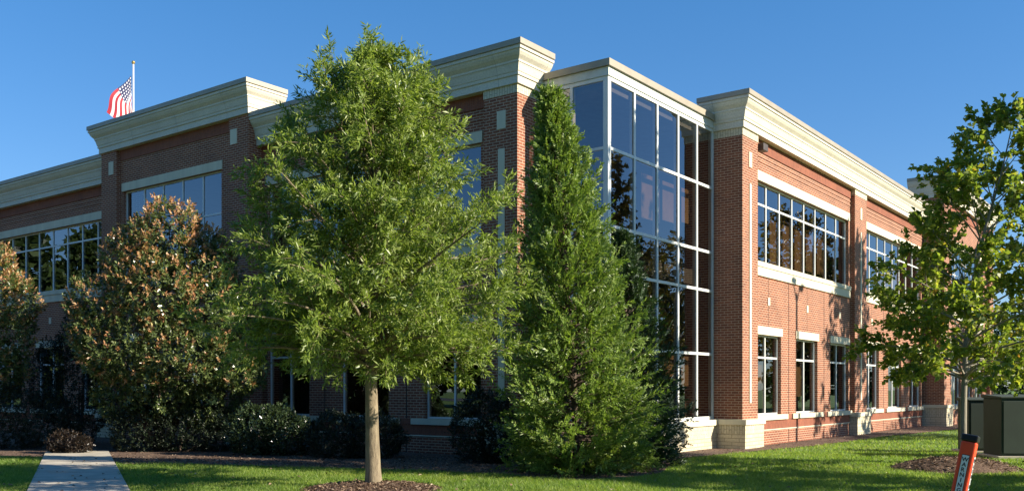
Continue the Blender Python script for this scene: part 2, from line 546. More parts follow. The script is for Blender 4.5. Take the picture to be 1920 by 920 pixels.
lean = np.stack([rng.normal(0, 0.7, n), rng.normal(0, 0.7, n), np.ones(n)], 1)
v = np.stack([base - side * wd[:, None], base + side * wd[:, None], base + lean * ht[:, None]], 1).reshape(-1, 3)
g = np_mesh('grass', v, np.arange(n * 3).reshape(-1, 3), [M['grass']])
tag(g, kind='stuff')

# loose bark chips on the beds
cx_, cy_ = [], []
for n, z0, z1 in ((16000, 16, 22.5), (14000, 19, 38)):
    Z = rng.uniform(z0, z1, n); X = rng.uniform(-0.6, 0.6, n) * Z
    ok = in_poly(X, Z, bed_poly) & ~in_poly(X, Z, path_poly)
    cx_.append(X[ok]); cy_.append(Z[ok])
cz_ = [np.full(len(q), 0.03) for q in cx_]
for (mx, my, r, s), h in zip(RINGS, (0.10, 0.25)):
    n = 2600
    q = np.sqrt(rng.uniform(0, 1, n)); a = rng.uniform(0, 2 * PI, n)
    cx_.append(mx + r * q * np.cos(a)); cy_.append(my + r * q * np.sin(a) / s * 0.92)
    cz_.append(h * (1 - q ** 2.2) + 0.02)
cx_ = np.concatenate(cx_); cy_ = np.concatenate(cy_); cz_ = np.concatenate(cz_)
n = len(cx_)
a = rng.uniform(0, 2 * PI, n)
d = np.stack([np.cos(a), np.sin(a), rng.normal(0, 0.35, n)], 1)
up = np.stack([rng.normal(0, 0.4, n), rng.normal(0, 0.4, n), np.ones(n)], 1)
tag(leaves('mulch_chips', np.stack([cx_, cy_, cz_], 1), d, up, rng.uniform(0.03, 0.09, n), rng.uniform(0.012, 0.03, n), [M['chip']]), kind='stuff')

# a few fallen leaves on the grass and path
n = 420
Z = rng.uniform(14, 27, n); X = rng.uniform(-0.56, 0.56, n) * Z
ok = ~in_poly(X, Z, bed_poly)
X, Z = X[ok], Z[ok]; n = len(X)
a = rng.uniform(0, 2 * PI, n)
tag(leaves('fallen_leaves', np.stack([X, Z, np.full(n, 0.055)], 1), np.stack([np.cos(a), np.sin(a), rng.normal(0, .25, n)], 1), np.stack([rng.normal(0, .3, n), rng.normal(0, .3, n), np.ones(n)], 1),
           rng.uniform(0.05, 0.09, n), rng.uniform(0.03, 0.06, n), [M['chip']]), kind='stuff')

# ------------------------------------------------------------------ office building, in its own axes:
# a runs along the sunny facade, b along the shaded one
ORG = (18.38, 11.07, 0.0)
bl = empty('office_building', (*AB(ORG[0], ORG[1]), 0), math.atan2(0.8, 0.6),
           'two storey red brick office building with cream cornices and a glazed corner', 'building')

class W(MB):
    def __init__(self, face=None, plane=0.0):
        super().__init__(ORG)
        self.face, self.plane = face, plane
    def P(self, s, d, z):
        return (s, self.plane + d, z) if self.face == 'R' else (self.plane + d, s, z)
    def fb(self, s0, s1, d0, d1, z0, z1, m=0):
        x0, y0, _ = self.P(s0, d0, 0)
        x1, y1, _ = self.P(s1, d1, 0)
        self.box(x0, x1, y0, y1, z0, z1, m)
    def fq(self, s0, s1, z0, z1, d=0.0, m=0):
        self.poly([self.P(s0, d, z0), self.P(s1, d, z0), self.P(s1, d, z1), self.P(s0, d, z1)], m)
    def outward(self, o):
        # flat quads: make them face outwards
        me = o.data
        bm = bmesh.new(); bm.from_mesh(me)
        want = Vector((0, -1, 0)) if self.face == 'R' else Vector((-1, 0, 0))
        for f in bm.faces:
            if f.normal.dot(want) < -0.5:
                f.normal_flip()
        bm.to_mesh(me); bm.free()
        return o

def wall(face, plane, s0, s1, z0, z1, openings, depth=0.24, name='wall', mat=None):
    w = W(face, plane)
    S = sorted({s0, s1, *[o[0] for o in openings], *[o[1] for o in openings]})
    Zs = sorted({z0, z1, *[o[2] for o in openings], *[o[3] for o in openings]})
    for i in range(len(S) - 1):
        for k in range(len(Zs) - 1):
            sm, zm = (S[i] + S[i + 1]) / 2, (Zs[k] + Zs[k + 1]) / 2
            if any(o[0] < sm < o[1] and o[2] < zm < o[3] for o in openings):
                continue
            w.fq(S[i], S[i + 1], Zs[k], Zs[k + 1])
    for a0, a1, b0, b1 in openings:
        for s in (a0, a1):
            w.poly([w.P(s, 0, b0), w.P(s, depth, b0), w.P(s, depth, b1), w.P(s, 0, b1)])
        for z in (b0, b1):
            w.poly([w.P(a0, 0, z), w.P(a1, 0, z), w.P(a1, depth, z), w.P(a0, depth, z)])
    # inner face
    for i in range(len(S) - 1):
        for k in range(len(Zs) - 1):
            sm, zm = (S[i] + S[i + 1]) / 2, (Zs[k] + Zs[k + 1]) / 2
            if any(o[0] < sm < o[1] and o[2] < zm < o[3] for o in openings):
                continue
            w.fq(S[i], S[i + 1], Zs[k], Zs[k + 1], depth)
    return w.build(name, mat or M['brick'], bl, fix=False)

def window(face, plane, op, cols, rows, lintel=0.27, sill=0, blind=None, fw=0.028, name='window'):
    s0, s1, z0, z1 = op
    w = W(face, plane)
    d0, d1 = 0.10, 0.20
    e = 0.045
    w.fb(s0, s1, d0, d1, z0, z0 + e)
    w.fb(s0, s1, d0, d1, z1 - e, z1)
    w.fb(s0, s0 + e, d0, d1, z0 + e, z1 - e)
    w.fb(s1 - e, s1, d0, d1, z0 + e, z1 - e)
    ss = [s0 + (s1 - s0) * i / cols for i in range(1, cols)]
    for s in ss:
        w.fb(s - fw, s + fw, d0 + 0.004, d1 - 0.004, z0 + e, z1 - e)
    edges = [s0 + e] + [q for s in ss for q in (s - fw, s + fw)] + [s1 - e]
    for r in rows:
        for i in range(0, len(edges), 2):
            w.fb(edges[i], edges[i + 1], d0 + 0.008, d1 - 0.008, r - fw, r + fw)
    o = w.build(name, M['frame'], bl)
    g = W(face, plane)
    g.fq(s0 + 0.01, s1 - 0.01, z0 + 0.01, z1 - 0.01, 0.128)
    g.outward(g.build('pane', M['glass'], o, fix=False))
    if lintel:
        q = W(face, plane)
        q.fb(s0 - 0.06, s1 + 0.06, -0.035, 0.16, z1 + 0.002, z1 + lintel)
        q.build('lintel', M['stone'], o)
    if sill == 2:
        q = W(face, plane)
        q.fb(s0 - 0.1, s1 + 0.1, -0.07, 0.16, z0 - 0.14, z0 - 0.002)
        q.fb(s0 - 0.08, s1 + 0.08, -0.045, 0.05, z0 - 0.40, z0 - 0.145)
        q.build('sill', M['stone'], o)
    elif sill == 1:
        q = W(face, plane)
        q.fb(s0 - 0.42, s1 + 0.42, -0.07, 0.16, z0 - 0.15, z0 - 0.002)
        q.build('sill', M['stone'], o)
    if blind:
        for b0, b1, zb0, zb1 in blind:
            q = W(face, plane)
            x0, x1 = s0 + (s1 - s0) * b0, s0 + (s1 - s0) * b1
            q.fb(x0 + 0.04, x1 - 0.04, 0.42, 0.43, z0 + (z1 - z0) * zb0, z0 + (z1 - z0) * zb1)
            q.build('blind', M['blind'], o)
    return o

# cornice: profile of (overhang, height below the top), swept along a path seen left to right from outside
PROF = [(0.34, 0.0), (0.34, -0.13), (0.30, -0.135), (0.30, -0.155), (0.315, -0.16), (0.31, -0.215), (0.285, -0.22), (0.27, -0.27), (0.235, -0.33),
        (0.195, -0.375), (0.165, -0.41), (0.165, -0.455), (0.15, -0.46), (0.135, -0.50), (0.115, -0.58), (0.10, -0.64), (0.085, -0.645), (0.085, -0.665),
        (0.095, -0.67), (0.09, -0.72), (0.06, -0.725), (0.06, -0.90)]
def cornice(path, top, name='cornice', cut=0.90, inner=-0.30):
    prof = [(o, z) for o, z in PROF if z >= -cut] + [(inner, -cut), (inner, 0.0)]
    n = len(path)
    nrm = []
    for i in range(n - 1):
        dx, dy = path[i + 1][0] - path[i][0], path[i + 1][1] - path[i][1]
        l = math.hypot(dx, dy)
        nrm.append((dy / l, -dx / l))
    mit = []
    for i in range(n):
        if i == 0: m = nrm[0]
        elif i == n - 1: m = nrm[-1]
        else:
            a, b = nrm[i - 1], nrm[i]
            k = 1 + a[0] * b[0] + a[1] * b[1]
            m = ((a[0] + b[0]) / k, (a[1] + b[1]) / k)
        mit.append(m)
    mb = MB(ORG)
    rings = []
    for (x, y), m in zip(path, mit):
        i = len(mb.v)
        mb.v += [(x + m[0] * o, y + m[1] * o, top + z) for o, z in prof]
        rings.append(i)
    k = len(prof)
    for a, b in zip(rings, rings[1:]):
        for j in range(k):
            j2 = (j + 1) % k
            mb.f.append((a + j, b + j, b + j2, a + j2))
            mb.mi.append(1 if j in (0, 1, k - 1) else 0)
    mb.f.append(tuple(rings[0] + j for j in range(k))); mb.mi.append(0)
    mb.f.append(tuple(rings[-1] + j for j in reversed(range(k)))); mb.mi.append(0)
    return mb.build(name, [M['cornice'], M['cap']], bl)

TOP, TOPL, TOPR = 9.53, 10.40, 10.85
AC, AL, BP, BF = 17.43, 17.10, 10.24, 9.55     # facade planes: shaded main, shaded pavilion, sunny main, far pavilion
L0, L1 = 22.26, 30.07                          # the pavilion on the shaded side
cornice([(AC, 46.0), (AC, L1 + 0.004)], TOP)
cornice([(AL + 1.15, L1), (AL, L1), (AL, L0), (AL + 1.15, L0)], TOPL)
cornice([(AC, L0 - 0.004), (AC, 12.92), (AC + 1.05, 12.92)], TOP)
cornice([(23.95, 11.42), (23.95, BP), (43.88, BP)], TOP)
cornice([(43.9, 11.0), (43.9, BF), (55.0, BF), (55.0, 11.0)], TOPR)

def pier(x0, x1, y0, y1, z0, z1, name='pilaster', mat=None):
    w = MB(ORG)
    w.box(x0, x1, y0, y1, z0, z1)
    return w.build(name, mat or M['brick'], bl)

def base_block(x0, x1, y0, y1, zt=0.80):
    w = MB(ORG)
    w.box(x0, x1, y0, y1, -0.1, 0.42, 0)
    w.box(x0 - 0.004, x1 + 0.004, y0 - 0.004, y1 + 0.004, 0.42, zt - 0.14, 1)
    w.box(x0 - 0.04, x1 + 0.04, y0 - 0.04, y1 + 0.04, zt - 0.14, zt, 2)
    return w.build('stone_base', [M['stone_brick'], M['stone_soldier'], M['stone']], bl)

def strip(face, plane, s0, s1, z0, z1, name='stone_accent', mat=None, d=0.02):
    w = W(face, plane)
    w.fb(s0, s1, -d, 0.05, z0, z1)
    return w.build(name, mat or M['stone'], bl)

Z2A, Z2B = 5.21, 7.49       # upper windows
Z1A, Z1B = 0.88, 3.16       # lower windows
def bay(face, plane, s0, s1, first=True, blinds=None, low_blinds=None, joints=True):
    """a recessed brick bay: a band of eight lights above, three two-light windows below"""
    ops = [(s0 + 0.22, s1 - 0.22, Z2A, Z2B)]
    wl = (s1 - s0 - 0.44 - 2 * 1.25) / 3
    lows = []
    for i in range(3):
        q = s0 + 0.22 + i * (wl + 1.25)
        lows.append((q, q + wl, Z1A, Z1B))
    wall(face, plane, s0, s1, -0.1, 8.70, ops + lows)
    window(face, plane, ops[0], 8, [6.88], sill=2, blind=blinds)
    for i, o in enumerate(lows):
        window(face, plane, o, 2, [2.52], lintel=0.24, sill=1, blind=low_blinds[i] if low_blinds else None)
    # projecting upright course below the cornice and the corbelled courses under it
    c = W(face, plane)
    c.fb(s0 + 0.003, s1 - 0.003, -0.03, 0.0, 8.30, 8.64)
    c.build('soldier_course', M['soldier'], bl)
    for zc in (8.02, 8.16):
        c = W(face, plane)
        c.fb(s0 + 0.003, s1 - 0.003, -0.015, 0.0, zc, zc + 0.07)
        c.build('corbel_course', M['brick'], bl)
    # small stone squares and expansion joints
    def one(nm, mt, *a):
        q = W(face, plane)
        q.fb(*a)
        q.build(nm, mt, bl)
    for i, o in enumerate(lows):
        m = (o[0] + o[1]) / 2
        one('stone_inset', M['stone'], m - 0.075, m + 0.075, -0.02, 0.03, 4.02, 4.24)
        if joints:
            one('expansion_joint', M['dark'], m - 0.008, m + 0.008, -0.003, 0.01, 3.41, 4.0)
            one('expansion_joint', M['dark'], m - 0.008, m + 0.008, -0.003, 0.01, 4.26, 4.80)
        if i < 2:
            jm = o[1] + 0.62
            one('expansion_joint', M['dark'], jm - 0.016, jm + 0.016, -0.004, 0.01, -0.05, 4.80)
    # rowlock band between the sills and a pale line in the plinth
    for i in range(2):
        one('rowlock_course', M['soldier'], lows[i][1] + 0.425, lows[i + 1][0] - 0.425, -0.03, 0.0, 0.73, 0.88)
    k = W(face, plane)
    k.fb(s0 + 0.003, s1 - 0.003, -0.012, 0.0, 0.47, 0.72)
    k.build('plinth_course', M['soldier'], bl)
    k = W(face, plane)
    k.fb(s0 + 0.003, s1 - 0.003, -0.022, 0.0, 0.435, 0.465)
    k.build('plinth_line', M['stone'], bl)

# --- sunny facade
RP = BP + 0.16
bb = [(0.26, 0.98, 0.12, 0.62)]
bay('R', RP, 25.0, 33.70, blinds=[(0.25, 0.375, 0.05, 0.70), (0.375, 0.5, 0.02, 0.70), (0.5, 0.625, 0.05, 0.70), (0.625, 0.75, 0.12, 0.70), (0.75, 0.875, 0.12, 0.70)],
    low_blinds=[[(0, 1, 0.40, 0.68)], [(0, 1, 0.22, 0.68)], None])
bay('R', RP, 35.05, 43.70, blinds=[(0.125, 0.25, 0.1, 0.7), (0.375, 0.75, 0.1, 0.7)])
pier(23.95, 25.0, BP, 11.9, 0.80, 8.43)
pier(23.94, 25.01, BP - 0.012, 11.9, 8.43, 8.64, 'pilaster_capital', M['stone_soldier'])
base_block(23.85, 25.14, BP - 0.12, 11.9)
strip('R', BP, 24.40, 24.53, 1.24, 7.20)
strip('R', BP, 24.37, 24.56, 7.64, 8.06)
pier(33.70, 35.05, BP, BP + 0.42, 0.80, 8.43)
pier(33.69, 35.06, BP - 0.012, BP + 0.42, 8.43, 8.64, 'pilaster_capital', M['stone_soldier'])
base_block(33.60, 35.15, BP - 0.12, BP + 0.42)
strip('R', BP, 34.31, 34.44, 1.24, 7.20)
strip('R', BP, 34.28, 34.47, 7.64, 8.06)
fl = MB(ORG)
fl.box(25.18, 25.30, RP - 0.03, RP, 8.26, 8.40)
fl.tube([(25.24, RP - 0.02, 8.33), (25.24, RP - 0.12, 8.33)], [0.03, 0.03], 8)
fl.box(25.08, 25.40, RP - 0.30, RP - 0.10, 8.23, 8.43)
fl.build('floodlight', M['bronze'], bl, bevel=0.012)
# far pavilion
ops = [(46.0, 53.0, Z2A, 8.1)]
lows = [(46.0, 47.9, Z1A, Z1B), (48.6, 50.4, Z1A, Z1B), (51.1, 53.0, Z1A, Z1B)]
wall('R', BF + 0.15, 45.0, 54.0, -0.1, 9.95, ops + lows)
window('R', BF + 0.15, ops[0], 6, [6.88], sill=2)
for o in lows:
    window('R', BF + 0.15, o, 2, [2.52], lintel=0.24, sill=1)
for s in (43.9, 54.0):
    pier(s, s + 1.0 + (0.1 if s < 50 else 0), BF, 12.4, 0.80, 9.95)
    base_block(s - 0.1, s + 1.1, BF - 0.12, 12.4, 0.95)
    strip('R', BF, s + 0.42, s + 0.62, 8.5, 8.95)
c = W('R', BF + 0.15); c.fb(45.1, 53.99, -0.03, 0.0, 9.55, 9.94); c.build('soldier_course', M['soldier'], bl)

# --- shaded facade
LP = AC + 0.16
bay('L', LP, 13.90, L0 - 0.02, joints=False)
bay('L', LP, L1 + 0.02, 36.45 + 2.3, joints=False)
pier(AC, 18.55, 12.92, 13.90, 0.80, 8.43)
pier(AC - 0.012, 18.56, 12.91, 13.91, 8.43, 8.64, 'pilaster_capital', M['stone_soldier'])
base_block(AC - 0.12, 18.5, 12.80, 14.0)
strip('L', AC, 13.28, 13.47, 1.24, 7.20)
strip('L', AC, 13.25, 13.50, 7.66, 8.08)
pier(AC, 17.9, 38.75, 40.1, 0.80, 8.43)
pier(AC - 0.012, 17.9, 38.74, 40.11, 8.43, 8.64, 'pilaster_capital', M['stone_soldier'])
base_block(AC - 0.12, 17.9, 38.65, 40.2)
wall('L', LP, 40.1, 46.0, -0.1, 8.7, [])
# pavilion
PLN = AL + 0.15
ops = [(23.72, 28.98, Z2A, 8.13)]
lows = [(23.9, 25.8, Z1A, Z1B), (26.9, 28.8, Z1A, Z1B)]
wall('L', PLN, L0 + 0.9, L1 - 0.9, -0.1, 9.52, ops + lows)
window('L', PLN, ops[0], 5, [6.87], sill=2)
for o in lows:
    window('L', PLN, o, 2, [2.52], lintel=0.24, sill=1)
pier(AL, AL + 1.1, L0, L0 + 0.9, 0.80, 9.52)
pier(AL, AL + 1.1, L1 - 0.9, L1, 0.80, 9.52)
base_block(AL - 0.12, AL + 1.0, L0 - 0.10, L0 + 1.0)
base_block(AL - 0.12, AL + 1.0, L1 - 1.0, L1 + 0.10)
strip('L', AL, 22.78, 23.08, 8.72, 9.16)
strip('L', AL, 29.32, 29.60, 8.72, 9.16)
c = W('L', PLN); c.fb(L0 + 0.91, L1 - 0.91, -0.03, 0.0, 9.16, 9.51); c.build('soldier_course', M['soldier'], bl)

# --- glazed corner
TA, TB = 18.38, 11.07
st = MB(ORG)
st.box(TA - 0.12, 23.84, TB - 0.13, TB + 0.25, -0.1, 0.36, 0)
st.box(TA - 0.124, 23.84, TB - 0.134, TB + 0.25, 0.36, 0.64, 1)
st.box(TA - 0.17, 23.90, TB - 0.18, TB + 0.25, 0.64, 0.79, 2)
st.box(TA - 0.12, TA + 0.25, TB + 0.25, 12.79, -0.1, 0.36, 0)
st.box(TA - 0.124, TA + 0.25, TB + 0.25, 12.79, 0.36, 0.64, 1)
st.box(TA - 0.17, TA + 0.25, TB + 0.25, 12.79, 0.64, 0.79, 2)
st.build('stone_base', [M['stone_brick'], M['stone_soldier'], M['stone']], bl)
MUL = [19.60, 20.73, 21.85, 22.93]
ROWS = [2.56, 4.27, 5.32, 7.08]
zb, zt = 0.79, 8.70
ft = W('R', TB)
ft.box(TA, TA + 0.13, TB, TB + 0.13, zb + 0.002, zt)           # corner post
hw = 0.035
for s in MUL:
    ft.fb(s - hw, s + hw, -0.004, 0.12, zb + 0.09, zt - 0.09)
ft.fb(23.86, 23.945, 0, 0.12, zb + 0.09, zt - 0.09)
ft.fb(TA + 0.13, 23.945, -0.004, 0.12, zb + 0.002, zb + 0.09)
ft.fb(TA + 0.13, 23.945, -0.004, 0.12, zt - 0.09, zt)
ed = [TA + 0.13] + [q for s in MUL for q in (s - hw, s + hw)] + [23.86]
for r in ROWS:
    for i in range(0, len(ed), 2):
        ft.fb(ed[i], ed[i + 1], 0.0, 0.115, r - hw, r + hw)
ft.face, ft.plane = 'L', TA
for s in (12.06,):
    ft.fb(s - hw, s + hw, -0.004, 0.12, zb + 0.09, zt - 0.09)
ft.fb(12.80, 12.91, 0, 0.12, zb + 0.09, zt - 0.09)
ft.fb(TB + 0.13, 12.91, -0.004, 0.12, zb + 0.002, zb + 0.09)
ft.fb(TB + 0.13, 12.91, -0.004, 0.12, zt - 0.09, zt)
ed = [TB + 0.13, 12.06 - hw, 12.06 + hw, 12.80]
for r in ROWS:
    for i in range(0, len(ed), 2):
        ft.fb(ed[i], ed[i + 1], 0.0, 0.115, r - hw, r + hw)
cw = ft.build('curtain_wall', M['frame'], bl)
# one pane between each pair of mullions, each very slightly out of true as real glazing is
cols = [TA + 0.13] + MUL + [23.86]
rws = [zb + 0.09] + ROWS + [zt - 0.09]
g1 = W('R', TB + 0.024)
for i in range(5):
    for k in range(5):
        e1, e2, e3 = (random.uniform(-0.0025, 0.0025) for _ in range(3))
        g1.poly([g1.P(cols[i] + .01, e1, rws[k] + .01), g1.P(cols[i + 1] - .01, e2, rws[k] + .01), g1.P(cols[i + 1] - .01, e2 + e3, rws[k + 1] - .01), g1.P(cols[i] + .01, e1 + e3, rws[k + 1] - .01)])
g1.outward(g1.build('pane', M['glass'], cw, fix=False))
g2 = W('L', TA + 0.024)
cl = [TB + 0.13, 12.06, 12.80]
for i in range(2):
    for k in range(5):
        g2.fq(cl[i] + .01, cl[i + 1] - .01, rws[k] + .01, rws[k + 1] - .01)
g2.outward(g2.build('pane', M['glass'], cw, fix=False))
for i, z0_, z1_ in ((0, 6.3, 7.0), (2, 5.9, 7.02), (3, 6.0, 7.02), (4, 6.1, 7.02), (2, 1.75, 2.5), (3, 1.95, 2.5), (4, 1.7, 2.5), (1, 1.7, 2.5)):
    bd = W('R', TB)
    bd.fb(cols[i] + 0.08, cols[i + 1] - 0.08 - (0.35 if i == 4 else 0), 0.5, 0.51, z0_, z1_)
    bd.build('blind', M['blind'], cw)
fa = MB(ORG)
fa.box(TA - 0.03, 23.94, TB - 0.03, TB + 0.10, zt + 0.002, zt + 0.20)
fa.box(TA - 0.03, TA + 0.10, TB + 0.10, 12.915, zt + 0.002, zt + 0.20)
fa.build('fascia', M['fascia'], bl)
fa = MB(ORG)
fa.box(TA - 0.09, 23.94, TB - 0.09, TB + 0.22, zt + 0.203, zt + 0.36)
fa.box(TA - 0.09, TA + 0.22, TB + 0.22, 12.915, zt + 0.203, zt + 0.36)
fa.build('coping', M['cap'], bl)

# --- roof, floors and what shows through the glass
rf = MB(ORG)
rf.box(18.7, 34, 13.2, 45.9, 8.45, 8.74)
rf.box(34, 54.9, 11.0, 26, 8.45, 8.74)
rf.box(24.2, 34, 11.0, 13.2, 8.45, 8.74)
rf.box(18.5, 24.2, 11.2, 13.2, 8.45, 8.74)
rf.box(17.86, 18.69, 13.95, 45.9, 8.45, 8.74)
rf.box(25.0, 54.9, BP + 0.44, 10.99, 8.45, 8.74)
rf.build('roof', M['roof'], bl)
fs = MB(ORG)
for z0_, z1_ in ((-0.05, 0.10), (4.45, 4.85)):
    fs.box(18.75, 34, 13.2, 45.9, z0_, z1_)
    fs.box(24.0, 54.9, 10.9, 13.2, z0_, z1_)
    fs.box(34, 54.9, 13.2, 26, z0_, z1_)
    fs.box(18.75, 24.0, 11.45, 13.2, z0_, z1_)
fs.build('floor_slab', M['slab'], bl)
iw = MB(ORG)
iw.box(25.5, 25.6, 18.6, 45.9, 0.1, 8.45)
iw.box(25.5, 54.9, 18.5, 18.6, 0.1, 8.45)
iw.box(34, 54.9, 25.9, 26.1, -0.1, 9.4)
iw.box(33.9, 34.1, 26, 45.9, -0.1, 9.4)
iw.box(17.7, 34, 45.9, 46.05, -0.1, 9.4)
iw.box(54.85, 55.0, 12.4, 26, -0.1, 9.9)
for s in (28.5, 34.4, 39.5):
    iw.box(s, s + 0.12, 14.2, 18.4, 0.1, 8.4)
for s in (16.2, 22.3, 26.5, 30.2):
    iw.box(20.8, 25.4, s, s + 0.12, 0.1, 8.4)
iw.build('interior_wall', M['interior'], bl)
pw = MB(ORG)      # parapet backing behind the cornices and pavilion sides
pw.box(AL + 0.42, AL + 1.1, L0 + 0.31, L1 - 0.31, 8.8, TOPL - 0.05)
pw.box(44.3, 54.6, BF + 0.42, 10.9, 8.8, TOPR - 0.05)
pw.build('parapet', M['brick'], bl)

# ------------------------------------------------------------------ trees
def bez(a, b, c, n):
    t = np.linspace(0, 1, n)[:, None]
    return (1 - t) ** 2 * a + 2 * t * (1 - t) * b + t ** 2 * c

def perp_dir(d, ang, az):
    ref = np.array((0, 0, 1.0)) if abs(d[2]) < 0.9 else np.array((1.0, 0, 0))
    s = np.cross(d, ref); s /= np.linalg.norm(s)
    t = np.cross(s, d)
    return d * math.cos(ang) + (s * math.cos(az) + t * math.sin(az)) * math.sin(ang)

def limb_tree(root, trunk_pts, trunk_r, tips, n_sub, sub_len, n_twig, twig_len, n_leaf, leaf_len, leaf_wd, leaf_mat, bark, seed, droop=0.0, start=0.22, trunk_n=14, twig_ang=(0.5, 1.1), leaf_up=1.0, mat2=None, p2=0.0, gap=0.0):
    R = random.Random(seed)
    g = np.random.default_rng(seed)
    tm = MB()
    tm.tube(trunk_pts, trunk_r, trunk_n)
    tm.build('trunk', bark, root, smooth=True)
    tp = np.array(trunk_pts, float)
    lm = MB()
    tw_p, tw_d = [], []
    for (r, z, az, rise) in tips:
        zb = max(trunk_pts[1][2] * 1.0, z - r * rise)
        zb = min(max(zb, FIRST[0]), trunk_pts[-1][2] * 0.985)
        k = np.interp(zb, tp[:, 2], np.arange(len(tp)))
        i0 = int(min(k, len(tp) - 2)); fr = k - i0
        p = tp[i0] * (1 - fr) + tp[i0 + 1] * fr
        cxy = np.array((np.interp(z, tp[:, 2], tp[:, 0]), np.interp(z, tp[:, 2], tp[:, 1])))
        e = np.array((cxy[0] + r * math.cos(az), cxy[1] + r * math.sin(az), z))
        m = (p + e) / 2 + np.array((0, 0, (0.10 if rise > 0.4 else 0.16) * r)) + np.array((R.uniform(-.12, .12) * r, R.uniform(-.12, .12) * r, 0))
        P = bez(p, m, e, 9)
        L = np.linalg.norm(e - p)
        rb = np.interp(zb, tp[:, 2], trunk_r) * 0.42 + 0.004
        lm.tube(P, list(np.linspace(rb, 0.005, 9)), 5, cap=False)
        for q in range(n_sub):
            s = start + (1 - start) * (q + R.random()) / n_sub
            if R.random() < gap:
                continue
            idx = s * 8; j = int(min(idx, 7)); f = idx - j
            sp = P[j] * (1 - f) + P[j + 1] * f
            d = P[j + 1] - P[j]; d = d / np.linalg.norm(d)
            dd = perp_dir(d, R.uniform(0.45, 1.0), R.uniform(0, 2 * PI))
            dd[2] += R.uniform(-0.05, 0.28); dd /= np.linalg.norm(dd)
            sl = sub_len * R.uniform(0.6, 1.25) * (1 - 0.45 * s) * min(1.0, 0.45 + L / 2.0)
            se = sp + dd * sl
            se[2] -= droop * sl
            SP = bez(sp, sp + dd * sl * 0.5 + np.array((0, 0, 0.06 * sl)), se, 4)
            lm.tube(SP, [0.008, 0.006, 0.004, 0.003], 3, cap=False)
            for w in range(n_twig):
                u = (w + R.random()) / n_twig * 0.9 + 0.1
                b0 = sp + (se - sp) * u
                td = perp_dir(dd, R.uniform(*twig_ang) if u < 0.9 else R.uniform(0, .3), R.uniform(0, 2 * PI))
                tw_p.append(b0); tw_d.append(td * twig_len * R.uniform(0.6, 1.3))
            tw_p.append(se - dd * 0.03); tw_d.append(dd * twig_len)
        # leader at limb's end
        d = P[8] - P[7]; d = d / np.linalg.norm(d)
        for w in range(3):
            tw_p.append(e - d * 0.1 * w); tw_d.append(perp_dir(d, R.uniform(0, .6), R.uniform(0, 6.28)) * twig_len)
    lm.build('limbs', bark, root, smooth=True, fix=False)
    tw_p = np.array(tw_p); tw_d = np.array(tw_d)
    n = len(tw_p)
    ii = np.repeat(np.arange(n), n_leaf)
    u = g.uniform(0.05, 1.05, len(ii))[:, None]
    pos = tw_p[ii] + tw_d[ii] * u + g.normal(0, 0.012, (len(ii), 3))
    td = unit(tw_d[ii])
    ld = td + unit(g.normal(0, 1, (len(ii), 3))) * 0.95
    ld[:, 2] -= droop * 0.5
    up = unit(g.normal(0, 0.55, (len(ii), 3)) + np.array((0, 0, leaf_up)))
    mi = None
    mats = [leaf_mat]
    if mat2:
        mats.append(mat2)
        mi = (g.random(len(ii)) < p2).astype(np.int32)
    return leaves('crown', pos, ld, up, g.uniform(*leaf_len, len(ii)), g.uniform(*leaf_wd, len(ii)), mats, mi, root)

FIRST = [2.0]
def tips_profile(n, prof, seed, jitter=0.15, left=None, zbias=1.0):
    """limb ends spread over a crown outline: prof = [(z, r)], optional side factors"""
    R = random.Random(seed)
    zs = [p[0] for p in prof]; rs = [p[1] for p in prof]
    out = []
    for i in range(n):
        q = ((i + 0.5) / n) ** zbias
        z = zs[0] + (zs[-1] - zs[0]) * q + R.uniform(-.1, .1)
        az = i * 2.39996 + R.uniform(-.35, .35)
        r = np.interp(z, zs, rs) * R.uniform(1 - jitter * 2, 1 + jitter * 0.5)
        t = max(0.0, (z - zs[0]) / (zs[-1] - zs[0]))
        out.append((float(r), z, az, 0.10 + 1.15 * t ** 1.1))
    return out

# --- the young oak in front
oak = empty('oak_tree', (OAK[0], OAK[1], 0.05), 0, 'narrow leaved green oak on a bare trunk in a round mulch ring on the lawn', 'tree')
FIRST[0] = 1.85
prof = [(2.0, 1.9), (2.2, 2.3), (2.7, 2.45), (3.5, 2.3), (4.3, 2.1), (5.1, 1.75), (5.75, 1.36), (6.2, 1.02), (6.6, 0.78), (6.92, 0.4)]
trunk = [(0, 0, -0.1), (0, 0, 0.04), (-0.005, 0, 0.25), (-0.02, 0, 0.8), (-0.035, 0.01, 1.5), (-0.05, 0, 2.0), (-0.03, 0.02, 3.1), (0.0, 0.0, 4.4), (0.02, 0, 5.6), (0.0, 0, 6.8)]
rad = [0.165, 0.145, 0.125, 0.108, 0.098, 0.092, 0.078, 0.055, 0.032, 0.01]
limb_tree(oak, trunk, rad, tips_profile(122, prof, 3, 0.17, zbias=1.2), 9, 0.70, 9, 0.21, 13, (0.065, 0.14), (0.015, 0.031), M['leaf_oak'], M['bark'], 21, droop=0.08, leaf_up=0.45, gap=0.17, start=0.10)

